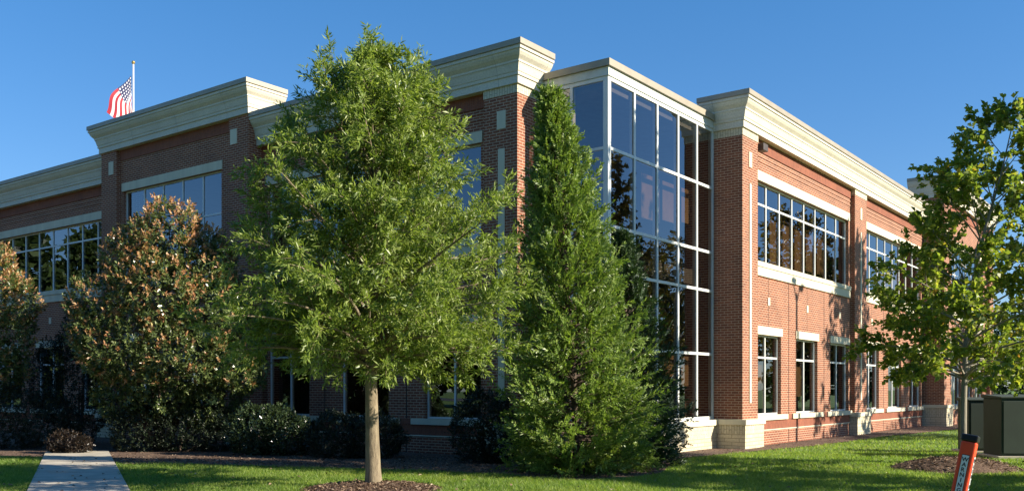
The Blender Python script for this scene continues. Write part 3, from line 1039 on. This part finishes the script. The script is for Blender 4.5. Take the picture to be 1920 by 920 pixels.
# --- maple on the right
maple = empty('maple_tree', (MAPLE[0], MAPLE[1], 0.12), 0, 'thin trunked broad leaved maple turning yellow green, on the large mulch mound', 'tree')
FIRST[0] = 1.6
prof = [(1.75, 1.9), (2.0, 2.15), (2.6, 2.1), (3.4, 2.0), (4.2, 1.8), (5.0, 1.55), (5.6, 1.3), (6.2, 1.0), (7.0, 0.4)]
trunk = [(0, 0, -0.15), (0, 0, 0.1), (0.01, 0, 0.6), (0.02, 0, 1.4), (0.06, 0, 2.3), (0.18, 0, 3.5), (0.45, 0.05, 4.6), (0.75, 0, 5.7), (1.0, 0, 6.8)]
rad = [0.085, 0.073, 0.064, 0.059, 0.052, 0.042, 0.03, 0.019, 0.008]
limb_tree(maple, trunk, rad, tips_profile(54, prof, 8, 0.16, zbias=1.25), 8, 0.72, 5, 0.22, 9, (0.08, 0.135), (0.065, 0.105), M['leaf_maple'], M['bark_pale'], 33, droop=0.12, start=0.3, leaf_up=0.7, gap=0.12)

# --- arborvitae
def arbor(root, h, r, lean, nbr, nsp, nlf, mat, seed, bulge=0.2, ll=(0.07, 0.13), lw=(0.022, 0.042)):
    g = np.random.default_rng(seed)
    R = random.Random(seed)
    tm = MB()
    tm.tube([(0, 0, -0.1), (lean * .2, 0, h * .3), (lean * .6, 0, h * .65), (lean, 0, h * 0.97)], [0.075, 0.06, 0.04, 0.008], 10)
    tm.build('trunk', M['bark_dark'], root, smooth=True)
    bm_ = MB()
    P, D = [], []
    for i in range(nbr):
        t = ((i + 0.5) / nbr) ** 1.25
        z = 0.015 * h + t * 0.965 * h
        az = i * 2.39996 + R.uniform(-.3, .3)
        prof = np.interp(t, [0, 0.1, bulge, 0.5, 0.75, 0.9, 1.0], [0.86, 0.98, 1.0, 0.72, 0.42, 0.22, 0.05]) * (1 + 0.13 * math.sin(az * 3 + z * 1.3)) * R.uniform(0.70, 1.16)
        rr = r * prof
        zb = max(0.08, z - rr * (0.05 + 1.1 * t))
        p = np.array((lean * t * t, 0, zb)); 
        e = np.array((lean * t * t + rr * math.cos(az), rr * math.sin(az), z))
        m = (p + e) / 2 + np.array((0, 0, -0.10 * rr))
        Q = bez(p, m, e, 7)
        bm_.tube(Q, list(np.linspace(0.02, 0.004, 7)), 3, cap=False)
        for k in range(nsp):
            s = 0.28 + 0.72 * ((k + R.random()) / nsp) ** 0.8
            idx = s * 6; j = int(min(idx, 5)); f = idx - j
            b0 = Q[j] * (1 - f) + Q[j + 1] * f
            d = Q[j + 1] - Q[j]; d /= np.linalg.norm(d)
            sd = perp_dir(d, R.uniform(0.2, 0.95), R.uniform(0, 2 * PI))
            sd[2] += 0.15
            P.append(b0); D.append(sd / np.linalg.norm(sd) * R.uniform(0.18, 0.42) * (0.60 + 0.5 * prof))
    bm_.build('limbs', M['bark_dark'], root, fix=False)
    P = np.array(P); D = np.array(D)
    n = len(P)
    # every spray is a flat fan: a rachis with leaflets to both sides in one plane
    pl = unit(g.normal(0, 1, (n, 3)) * np.array((1, 1, 0.5)))
    sdir = unit(np.cross(unit(D), pl))
    ii = np.repeat(np.arange(n), nlf)
    u = g.uniform(0.0, 1.0, len(ii))[:, None]
    sg = np.where(g.random(len(ii)) < 0.5, -1.0, 1.0)[:, None]
    pos = P[ii] + D[ii] * u
    ld = unit(D[ii]) * 0.9 + sdir[ii] * sg * (0.9 - 0.5 * u) + g.normal(0, 0.16, (len(ii), 3))
    ld[:, 2] -= 0.12
    keep = pos[:, 2] > 0.02
    pos, ld, ii, u = pos[keep], ld[keep], ii[keep], u[keep]
    up = pl[ii] + g.normal(0, 0.25, (len(ii), 3))
    return leaves('crown', pos, ld, up, g.uniform(*ll, len(ii)) * (1.15 - 0.4 * u[:, 0]), g.uniform(*lw, len(ii)), [mat], None, root, fold=0.12)

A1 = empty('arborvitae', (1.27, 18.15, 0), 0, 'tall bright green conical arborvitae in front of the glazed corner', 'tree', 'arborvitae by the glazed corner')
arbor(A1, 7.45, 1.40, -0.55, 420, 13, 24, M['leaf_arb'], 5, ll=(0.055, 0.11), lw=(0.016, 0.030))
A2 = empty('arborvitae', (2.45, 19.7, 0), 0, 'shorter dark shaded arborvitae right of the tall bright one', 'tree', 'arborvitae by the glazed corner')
arbor(A2, 4.9, 1.10, -0.15, 270, 12, 24, M['leaf_arb_shaded'], 6, ll=(0.05, 0.10), lw=(0.013, 0.026))

# --- shrubs made of rosettes on uneven lobes
def bush(root, lobes, ncl, nlf, ll, lw, mats, seed, red=0.0, inner=0.25, spread=1.0, stems=True, zmin=0.05, red_z=0.0):
    g = np.random.default_rng(seed)
    lobes = np.array(lobes, float)             # x y z rx ry rz
    if stems:
        sm = MB()
        for i, L in enumerate(lobes):
            e = L[:3] + np.array((0, 0, L[5] * 0.3))
            b = np.array((L[0] * 0.12, L[1] * 0.12, -0.05))
            m = (b + e) / 2 + np.array((L[0] * 0.12, L[1] * 0.12, -0.05 * L[2]))
            sm.tube(bez(b, m, e, 7), list(np.linspace(0.055, 0.008, 7)), 6, cap=False)
        sm.build('stems', M['bark_dark'], root, smooth=True, fix=False)
    area = (lobes[:, 3] * lobes[:, 5])
    pick = g.choice(len(lobes), ncl * 3, p=area / area.sum())
    d = unit(g.normal(0, 1, (len(pick), 3)))
    sh = np.where(g.random(len(pick)) < inner, g.uniform(0.45, 0.9, len(pick)), g.uniform(0.9, 1.12, len(pick)))
    # broken outline
    sh *= 1 + 0.13 * np.sin(d[:, 0] * 7 + pick) * np.sin(d[:, 2] * 6 + pick * 2) 
    c = lobes[pick, :3] + d * lobes[pick, 3:] * sh[:, None]
    depth = np.min(np.linalg.norm((c[:, None, :] - lobes[None, :, :3]) / lobes[None, :, 3:], axis=2), axis=1)
    ok = (c[:, 2] > zmin) & ((depth > 0.86) | (g.random(len(c)) < inner * 0.6))
    c, d = c[ok][:ncl], d[ok][:ncl]
    n = len(c)
    ax = unit(d * 0.8 + np.array((0, 0, 0.65)) + g.normal(0, 0.35, (n, 3)))
    cent = lobes[:, :3].mean(0)
    out = np.clip((c[:, 2] - red_z) / max(1e-3, (c[:, 2].max() - red_z)), 0, 1)
    isred = (g.random(n) < red * (0.25 + 0.95 * out)) & (c[:, 2] > red_z)
    ii = np.repeat(np.arange(n), nlf)
    k = np.tile(np.arange(nlf), n)
    q = (k + 0.5) / nlf                          # 0 tip of the shoot, 1 its foot
    rnd = unit(g.normal(0, 1, (len(ii), 3)))
    side = unit(np.cross(ax[ii], rnd))
    ld = ax[ii] * (1.15 - 1.15 * q[:, None]) + side * (0.35 + 0.9 * q[:, None]) * spread
    pos = c[ii] + ax[ii] * (0.06 - 0.20 * q[:, None]) * (ll[1] / 0.11)
    up = unit(ax[ii] + g.normal(0, 0.3, (len(ii), 3)))
    mi = (isred[ii] & (q < 0.62)).astype(np.int32) if len(mats) > 1 else None
    return leaves('crown', pos, ld, up, g.uniform(*ll, len(ii)) * (0.75 + 0.4 * q), g.uniform(*lw, len(ii)), mats, mi, root, fold=0.18)

PH = (-9.15, 24.6)
ph = empty('photinia', (PH[0], PH[1], 0), 0, 'big green shrub with orange red new leaves beside the concrete path', 'shrub', 'photinias along the building')
lob = [(0.3, -0.2, 5.4, 0.85, 0.8, 1.0), (-0.55, 0.0, 5.0, 0.85, 0.8, 0.85), (1.05, 0.1, 4.75, 0.95, 0.8, 0.85), (-1.25, -0.2, 3.75, 1.0, 0.9, 0.8), (0.1, -0.5, 4.1, 1.2, 0.9, 1.0),
       (1.3, -0.2, 3.6, 1.1, 0.9, 1.0), (-0.7, -0.4, 2.75, 1.15, 0.9, 0.9), (0.75, -0.5, 2.5, 1.2, 0.9, 0.95), (1.9, -0.3, 2.35, 0.85, 0.8, 0.65), (-1.75, 0.1, 3.1, 0.65, 0.7, 0.55), (0.2, -0.2, 1.6, 1.0, 0.8, 0.7), (2.3, -0.6, 2.0, 0.6, 0.6, 0.45), (1.1, 0, 5.25, 0.65, 0.6, 0.6), (-0.5, 0, 5.6, 0.5, 0.5, 0.45), (-0.9, 0.1, 1.5, 0.8, 0.7, 0.7), (1.3, 0, 1.3, 0.9, 0.7, 0.7)]
bush(ph, lob, 4200, 13, (0.09, 0.15), (0.034, 0.055), [M['leaf_pho'], M['leaf_red']], 41, red=0.6, inner=0.22, red_z=1.7)
ph2 = empty('photinia', (-14.9, 26.2, 0), 0, 'shrub with orange red new leaves cut off by the left edge of the photo', 'shrub', 'photinias along the building')
lob2 = [(0.1, 0, 4.7, 0.95, 0.9, 0.95), (0.75, -0.2, 4.0, 0.95, 0.9, 0.9), (-0.7, 0, 4.2, 1.1, 0.9, 1.0), (0.55, -0.3, 3.0, 1.1, 0.9, 0.9), (-0.4, -0.4, 2.9, 1.2, 0.9, 1.0), (0.3, -0.2, 2.0, 1.1, 0.9, 0.8), (-1.4, 0, 3.0, 1.2, 1.0, 1.2)]
bush(ph2, lob2, 2600, 13, (0.09, 0.15), (0.034, 0.055), [M['leaf_pho'], M['leaf_red']], 42, red=0.6, inner=0.22, red_z=1.7)

def hedge(name, x, y, lobes, ncl, label, mat, seed, ll=(0.045, 0.08), lw=(0.02, 0.032), nlf=9, cat='shrub', group='low shrubs along the wall'):
    r = empty(name, (x, y, 0), 0, label, cat, group)
    bush(r, lobes, ncl, nlf, ll, lw, [mat], seed, inner=0.15, stems=True)
    return r
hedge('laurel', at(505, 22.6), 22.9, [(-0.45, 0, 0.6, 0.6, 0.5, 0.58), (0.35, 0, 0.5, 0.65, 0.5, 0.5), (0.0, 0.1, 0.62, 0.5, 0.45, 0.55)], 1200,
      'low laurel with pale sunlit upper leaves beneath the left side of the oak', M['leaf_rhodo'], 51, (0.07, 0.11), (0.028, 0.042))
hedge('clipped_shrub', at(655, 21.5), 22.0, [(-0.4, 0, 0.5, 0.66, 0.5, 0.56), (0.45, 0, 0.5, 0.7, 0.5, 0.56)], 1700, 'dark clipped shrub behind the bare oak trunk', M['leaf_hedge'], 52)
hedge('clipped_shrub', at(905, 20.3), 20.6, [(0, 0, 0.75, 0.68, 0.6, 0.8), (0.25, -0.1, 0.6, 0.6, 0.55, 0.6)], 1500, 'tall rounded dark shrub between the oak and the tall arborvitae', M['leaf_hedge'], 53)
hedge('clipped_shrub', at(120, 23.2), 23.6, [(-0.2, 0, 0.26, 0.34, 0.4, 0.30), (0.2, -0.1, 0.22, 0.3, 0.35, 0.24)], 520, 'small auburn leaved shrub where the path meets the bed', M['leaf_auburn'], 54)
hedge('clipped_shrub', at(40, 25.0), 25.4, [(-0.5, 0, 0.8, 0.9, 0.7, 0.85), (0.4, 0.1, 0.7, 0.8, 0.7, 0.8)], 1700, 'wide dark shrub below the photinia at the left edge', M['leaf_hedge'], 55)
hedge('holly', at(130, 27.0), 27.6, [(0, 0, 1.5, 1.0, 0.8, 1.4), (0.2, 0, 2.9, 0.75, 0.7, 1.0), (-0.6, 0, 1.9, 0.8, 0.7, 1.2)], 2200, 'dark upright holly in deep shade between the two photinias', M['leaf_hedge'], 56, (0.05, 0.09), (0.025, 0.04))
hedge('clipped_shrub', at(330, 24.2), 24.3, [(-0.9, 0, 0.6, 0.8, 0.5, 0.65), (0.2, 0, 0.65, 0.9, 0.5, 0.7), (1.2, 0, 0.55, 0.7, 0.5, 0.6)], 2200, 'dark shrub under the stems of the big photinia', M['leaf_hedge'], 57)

# --- trees outside the picture: they shade the lawn and wall and show in the glass
def far_tree(name, x, y, h, r, mat, label, seed, base_z=0.28, group=None, nt=34, leaf=(0.18, 0.30), lw=(0.12, 0.2), nsub=8, ntw=3, nlf=6):
    FIRST[0] = h * 0.2
    t = empty(name, (x, y, 0), 0, label, 'tree', group)
    pr = [(h * base_z, r * 0.8), (h * 0.42, r), (h * 0.6, r * 0.92), (h * 0.78, r * 0.65), (h * 0.97, r * 0.15)]
    tk = [(0, 0, -0.1), (0, 0, 0.1), (0.02, 0, h * 0.25), (0.05, 0, h * 0.6), (0.0, 0, h * 0.95)]
    limb_tree(t, tk, [h * 0.024, h * 0.02, h * 0.016, h * 0.009, 0.01], tips_profile(nt, pr, seed, 0.18), nsub, r * 0.34, ntw, r * 0.13, nlf, leaf, lw, mat, M['bark_dark'], seed + 100, leaf_up=0.6)
    return t
GO = 'trees standing beyond the frame'
far_tree('shade_tree', 15.6, 12.9, 7.6, 2.6, M['leaf_far'], 'tree just beyond the right edge of the photo shading the near lawn', 61, group=GO)
far_tree('shade_tree', 14.6, 18.7, 13.6, 2.8, M['leaf_far'], 'tall high crowned tree beyond the right edge shading the planting bed', 60, 0.45, GO, nt=44)
far_tree('shade_tree', 23.4, 29.2, 13.0, 3.0, M['leaf_gold'], 'tall golden tree beyond the right edge mirrored in the sunny windows', 62, group=GO)
far_tree('shade_tree', 29.5, 42.5, 11.5, 3.6, M['leaf_gold'], 'golden tree beyond the right edge mirrored in the upper sunny windows', 59, group=GO)
far_tree('shade_tree', 36.0, 33.5, 12.0, 4.2, M['leaf_far'], 'broad green tree far beyond the right edge mirrored in the glazed corner', 63, group=GO)
far_tree('shade_tree', 45.0, 44.0, 12.5, 4.2, M['leaf_gold'], 'broad golden tree far beyond the right edge mirrored in the glass', 64, group=GO)
far_tree('shade_tree', -33.0, 33.0, 10.0, 3.8, M['leaf_far'], 'dark tree beyond the left edge mirrored in the shaded upper windows', 65, group=GO)
far_tree('shade_tree', -39.0, 24.0, 10.5, 4.0, M['leaf_far'], 'second dark tree beyond the left edge nearer the camera', 66, group=GO)
GS = 'trees added across the street to block sky light'  # unseen row added and kept tall to cut sky fill on the shaded facade
proto = [far_tree('sky_screen_tree', -60, 12, 17, 6.5, M['leaf_far'], 'big dark tree added across the street at the left end of its row', 71, 0.05, GS, nt=60, leaf=(0.45, 0.75), lw=(0.4, 0.6), nsub=8, ntw=3, nlf=5),
         far_tree('sky_screen_tree', -53, 3, 16, 6.5, M['leaf_far'], 'big dark tree added across the street, second from the left end of its row', 72, 0.05, GS, nt=60, leaf=(0.45, 0.75), lw=(0.4, 0.6), nsub=8, ntw=3, nlf=5)]
for i_, (x_, y_, k_, w_) in enumerate(((-43, -15, 1.05, 'third'), (-33, -17, 0.95, 'fourth'), (-23, -20, 1.1, 'fifth'), (-12, -23, 1.0, 'sixth'), (-1, -25, 1.05, 'seventh'), (11, -28, 0.95, 'eighth'), (-64, 26, 0.9, ''), (-54, 38, 0.8, 'l'), (-66, 48, 1.0, 'm'), (56, 62, 0.8, 'r'), (64, 48, 0.9, 's'), (72, 33, 1.0, 't'))):
    src = proto[i_ % 2]
    c_ = src.copy(); COL.objects.link(c_)
    c_.location = (x_, y_, 0); c_.rotation_euler = (0, 0, i_ * 1.7); c_.scale = (k_, k_, k_)
    c_['label'] = {'': 'big dark tree added far left, set back from the row across the street', 'l': 'dark tree added far left facing the shaded wing, the nearer of two', 'm': 'dark tree added far left facing the shaded wing, the farther of two',
                   'r': 'dark tree added far right behind the golden tree, deepest of three', 's': 'dark tree added far right behind the golden tree, middle of three', 't': 'dark tree added far right, nearest the camera of three'}.get(w_, 'big dark tree added across the street, %s from the left end of its row' % w_)
    if w_ in ('', 'l', 'm', 'r', 's', 't'):
        c_['group'] = 'dark trees added far beyond the frame'  # unseen copies added to darken the pale horizon mirrored in the windows
    for ch in src.children:
        d_ = ch.copy(); COL.objects.link(d_); d_.parent = c_
GB = 'trees behind the far end'
far_tree('background_tree', 36.0, 66.0, 7.5, 3.6, M['leaf_far'], 'dark tree behind the utility cabinets past the far end of the building', 67, 0.12, GB)
far_tree('background_tree', 42.0, 72.0, 8.5, 4.0, M['leaf_far'], 'dark tree at the right edge behind the taller cabinet', 68, 0.12, GB)

# lamp post beyond the frame whose shadow crosses the sunny wall
lp = empty('lamp_post', (18.45, 25.95, 0), 0.6, 'twin headed parking lamp post beyond the right edge of the photo', 'lamp post')
m_ = MB(); m_.tube([(0, 0, 0), (0, 0, 0.6)], [0.25, 0.25], 16); m_.build('base', M['concrete'], lp)
m_ = MB(); m_.tube([(0, 0, 0.6), (0, 0, 9.5)], [0.095, 0.07], 12); m_.build('pole', M['bronze'], lp, smooth=True)
for s in (-1, 1):
    m_ = MB(); m_.tube([(0, 0, 9.2), (s * 0.2, 0, 9.55), (s * 0.32, 0, 9.75)], [0.035] * 3, 8); m_.box(s * 0.28, s * 0.62, -0.1, 0.1, 9.72, 9.82)
    m_.build('lamp_head', M['bronze'], lp)

# ------------------------------------------------------------------ flag
FZ = 45.0
fx = at(250, FZ)
ROOF = 8.74
ptop = CAM_H + (HORIZON - 121) / F_PX * FZ
fp = empty('flagpole', (fx, FZ, ROOF), 0, 'white flagpole with a gilt ball rising above the roof', 'flagpole')
m_ = MB(); m_.tube([(0, 0, 0), (0, 0, 0.05)], [0.16, 0.16], 16); m_.build('base_plate', M['frame'], fp)
m_ = MB(); m_.tube([(0, 0, 0.05), (0, 0, ptop - ROOF)], [0.055, 0.036], 12); m_.build('pole', M['pole'], fp, smooth=True)
me = bpy.data.meshes.new('finial'); bm = bmesh.new(); bmesh.ops.create_uvsphere(bm, u_segments=14, v_segments=8, radius=0.085); bm.to_mesh(me); bm.free(); me.materials.append(M['gold'])
link('finial', me, fp, (0, 0, ptop - ROOF + 0.09))

m, nt, bs = new_mat('flag_cloth')
uv = uvnode(nt)
sx = nt.nodes.new("ShaderNodeSeparateXYZ"); nt.links.new(uv, sx.inputs[0])
def mth(op, a, b=None, c=None):
    n_ = nt.nodes.new("ShaderNodeMath"); n_.operation = op
    for i, q in enumerate((a, b, c)):
        if q is None: continue
        if isinstance(q, (int, float)): n_.inputs[i].default_value = q
        else: nt.links.new(q, n_.inputs[i])
    return n_.outputs[0]
U, V_ = sx.outputs[0], sx.outputs[1]           # U 0..1 along the fly, V 0..1 down the hoist
stripe = mth('LESS_THAN', mth('MODULO', mth('MULTIPLY', V_, 13.0), 2.0), 1.0)
canton = mth('MULTIPLY', mth('LESS_THAN', U, 0.40), mth('LESS_THAN', V_, 7.0 / 13.0))
su = mth('MULTIPLY', U, 6 / 0.40); sv_ = mth('MULTIPLY', V_, 5 * 13 / 7.0)
du = mth('SUBTRACT', mth('FRACT', su), 0.5); dv = mth('SUBTRACT', mth('FRACT', sv_), 0.5)
star = mth('LESS_THAN', mth('ADD', mth('MULTIPLY', du, du), mth('MULTIPLY', dv, dv)), 0.07)
c1 = mixc(nt, 'MIX', stripe, (0.75, 0.74, 0.72), (0.40, 0.014, 0.030))
c2 = mixc(nt, 'MIX', star, (0.018, 0.025, 0.10), (0.72, 0.72, 0.72))
nt.links.new(mixc(nt, 'MIX', canton, c1, c2), bs.inputs['Base Color'])
bs.inputs['Roughness'].default_value = 0.7
tr_ = nt.nodes.new("ShaderNodeBsdfTranslucent"); nt.links.new(mixc(nt, 'MIX', canton, c1, c2), tr_.inputs[0])
ms = nt.nodes.new("ShaderNodeMixShader"); ms.inputs[0].default_value = 0.25
nt.links.new(bs.outputs[0], ms.inputs[1]); nt.links.new(tr_.outputs[0], ms.inputs[2]); nt.links.new(ms.outputs[0], nt.nodes['Material Output'].inputs[0])
HO, FL = 1.45, 2.15
nu, nv = 40, 26
vs, uvs, fcs = [], [], []
for i in range(nu + 1):
    for j in range(nv + 1):
        u, w = i / nu, j / nv
        th = math.radians(28 - 42 * w ** 0.9 + 5 * math.sin(u * 4))
        x = -u * FL * math.sin(th) + 0.05 * math.sin(u * 9 + w * 5) * u
        z = -w * HO - u * FL * math.cos(th) * (1 - 0.42 * w)
        y = -0.06 + 0.9 * x - 0.25 * w * u + 0.05 * math.sin(w * 11 + u * 2.5) * min(1, u * 2.5) + 0.04 * math.sin(u * 7 + w * 3)
        vs.append((x, y, z)); uvs.append((u, w))
for i in range(nu):
    for j in range(nv):
        a = i * (nv + 1) + j
        fcs.append((a, a + nv + 1, a + nv + 2, a + 1))
me = bpy.data.meshes.new('flag'); me.from_pydata(vs, [], fcs); me.materials.append(m)
ul = me.uv_layers.new(name='UVMap')
for lp_ in me.loops: ul.data[lp_.index].uv = uvs[lp_.vertex_index]
me.polygons.foreach_set('use_smooth', [True] * len(fcs))
fo = link('flag', me, None, (fx - 0.06, FZ - 0.05, CAM_H + (HORIZON - 143) / F_PX * FZ))
tag(fo, 'red, white and blue striped flag with stars hanging limp from the roof pole', 'flag')

# ------------------------------------------------------------------ utility cabinets
def cabinet(x, y, rz, w, d, h, label, doors):
    r = empty('utility_cabinet', (x, y, 0), rz, label, 'utility cabinet', 'green utility cabinets')
    m_ = MB(); m_.box(-w / 2 - 0.12, w / 2 + 0.12, -d / 2 - 0.12, d / 2 + 0.12, -0.05, 0.08); m_.build('pad', M['concrete'], r, bevel=0.01)
    m_ = MB(); m_.box(-w / 2, w / 2, -d / 2, d / 2, 0.081, h - 0.06); m_.build('body', M['green_box'], r, bevel=0.012)
    m_ = MB()
    hw_, hd = w / 2 + 0.03, d / 2 + 0.03
    i = len(m_.v)
    m_.v += [(-hw_, -hd, h - 0.058), (hw_, -hd, h - 0.058), (hw_, hd, h - 0.058), (-hw_, hd, h - 0.058), (-hw_, -hd, h - 0.02), (hw_, -hd, h - 0.02), (hw_, hd, h + 0.03), (-hw_, hd, h + 0.03)]
    for q in ((0, 3, 2, 1), (4, 5, 6, 7), (0, 1, 5, 4), (1, 2, 6, 5), (2, 3, 7, 6), (3, 0, 4, 7)):
        m_.f.append(q); m_.mi.append(0)
    m_.build('lid', M['green_box'], r, bevel=0.01)
    dw = (w - 0.06) / doors
    for k in range(doors):
        x0 = -w / 2 + 0.03 + k * dw
        m_ = MB(); m_.box(x0 + 0.008, x0 + dw - 0.008, -d / 2 - 0.022, -d / 2 - 0.001, 0.14, h - 0.12)
        dr = m_.build('door', M['green_box'], r, bevel=0.006)
        hx = x0 + (dw - 0.07 if k == 0 else 0.07)
        m_ = MB(); m_.box(hx - 0.018, hx + 0.018, -d / 2 - 0.05, -d / 2 - 0.023, h * 0.5, h * 0.5 + 0.13); m_.build('handle', M['bronze'], dr, bevel=0.004)
    return r
cabinet(at(1856, 23.4), 23.9, -0.12, 0.80, 0.8, 1.38, 'smaller dark green utility cabinet, left of the pair behind the mulch mound', 1)
cabinet(at(1950, 21.6), 22.1, -0.08, 1.62, 1.0, 1.46, 'larger grey green utility cabinet cut off by the right edge of the photo', 2)

# ------------------------------------------------------------------ warning post
wp = empty('marker_post', (2.057, 4.8, 0), 0, 'leaning orange utility marker post with black cap and white warning labels', 'marker post')
wp.rotation_euler = (0, math.radians(11.8), 0)
HP = 1.40
S = 0.093
yaw = math.radians(40)
# square section: one edge towards the camera, left face wider in view
def rot2(x, y, a): return (x * math.cos(a) - y * math.sin(a), x * math.sin(a) + y * math.cos(a))
S = 0.072
al, be = math.radians(34), math.radians(56)
ridge = Vector((0.012, -0.03, 0))
pl_ = ridge + Vector((-S * math.cos(al), S * math.sin(al), 0))
pr_ = ridge + Vector((S * math.cos(be), S * math.sin(be), 0))
def prism(name, mat, z0, z1, grow, parent, bev):
    c = (pl_ + pr_) / 2
    ps = [c + (p - c) * grow for p in (ridge, pr_, pl_ + pr_ - ridge, pl_)]
    m_ = MB()
    lo = [(p.x, p.y, z0) for p in ps]; hi = [(p.x, p.y, z1) for p in ps]
    m_.v += lo + hi
    for q in ((3, 2, 1, 0), (4, 5, 6, 7), (0, 1, 5, 4), (1, 2, 6, 5), (2, 3, 7, 6), (3, 0, 4, 7)):
        m_.f.append(q); m_.mi.append(0)
    return m_.build(name, mat, parent, bevel=bev)
prism('body', M['orange'], -0.1, HP - 0.036, 1.0, wp, 0.008)
prism('cap', M['black'], HP - 0.035, HP, 1.10, wp, 0.006)
def text_mesh(ch, size):
    cu = bpy.data.curves.new('letter', 'FONT')
    cu.body = ch; cu.size = size; cu.align_x = 'CENTER'; cu.align_y = 'CENTER'; cu.extrude = 0.0004; cu.offset = size * 0.018
    o = bpy.data.objects.new('letter', cu)
    COL.objects.link(o)
    bpy.context.view_layer.update()
    me = bpy.data.meshes.new_from_object(o.evaluated_get(bpy.context.evaluated_depsgraph_get()))
    bpy.data.objects.remove(o)
    bpy.data.curves.remove(cu)
    return me
for p_, q_ in ((pl_, ridge), (ridge, pr_)):
    tdir = (q_ - p_).normalized()
    nrm_ = Vector((tdir.y, -tdir.x, 0))
    mid_ = (p_ + q_) / 2
    ztop = HP - 0.105
    R3 = Matrix((tdir, Vector((0, 0, 1)), nrm_)).transposed()
    for nm, mt, wv, z0_, z1_, off_ in (('label_border', M['black'], 0.036, ztop - 0.46, ztop, 0.0012), ('label', M['white'], 0.032, ztop - 0.457, ztop - 0.003, 0.0024)):
        m_ = MB()
        a = mid_ + nrm_ * 0.0003; b = mid_ + nrm_ * off_
        c8 = [(a - tdir * wv / 2), (a + tdir * wv / 2), (b + tdir * wv / 2), (b - tdir * wv / 2)]
        m_.v += [(c.x, c.y, z0_) for c in c8] + [(c.x, c.y, z1_) for c in c8]
        for q in ((3, 2, 1, 0), (4, 5, 6, 7), (0, 1, 5, 4), (1, 2, 6, 5), (2, 3, 7, 6), (3, 0, 4, 7)):
            m_.f.append(q); m_.mi.append(0)
        lab = m_.build(nm, mt, wp)
    V3, F3 = [], []
    for k, ch in enumerate("WARNING"):
        tm = text_mesh(ch, 0.029)
        cz = ztop - 0.024 - k * 0.0265
        xs = [v.co.x for v in tm.vertices]; ys = [v.co.y for v in tm.vertices]
        mx, my = (min(xs) + max(xs)) / 2, (min(ys) + max(ys)) / 2
        k0 = len(V3)
        for v in tm.vertices:
            V3.append(tuple(R3 @ Vector((v.co.x - mx, v.co.y - my, v.co.z + 0.0029)) + Vector((mid_.x, mid_.y, cz))))
        for f in tm.polygons: F3.append(tuple(k0 + i for i in f.vertices))
    me = bpy.data.meshes.new('lettering'); me.from_pydata(V3, [], F3); me.materials.append(M['black'])
    link('lettering', me, wp)
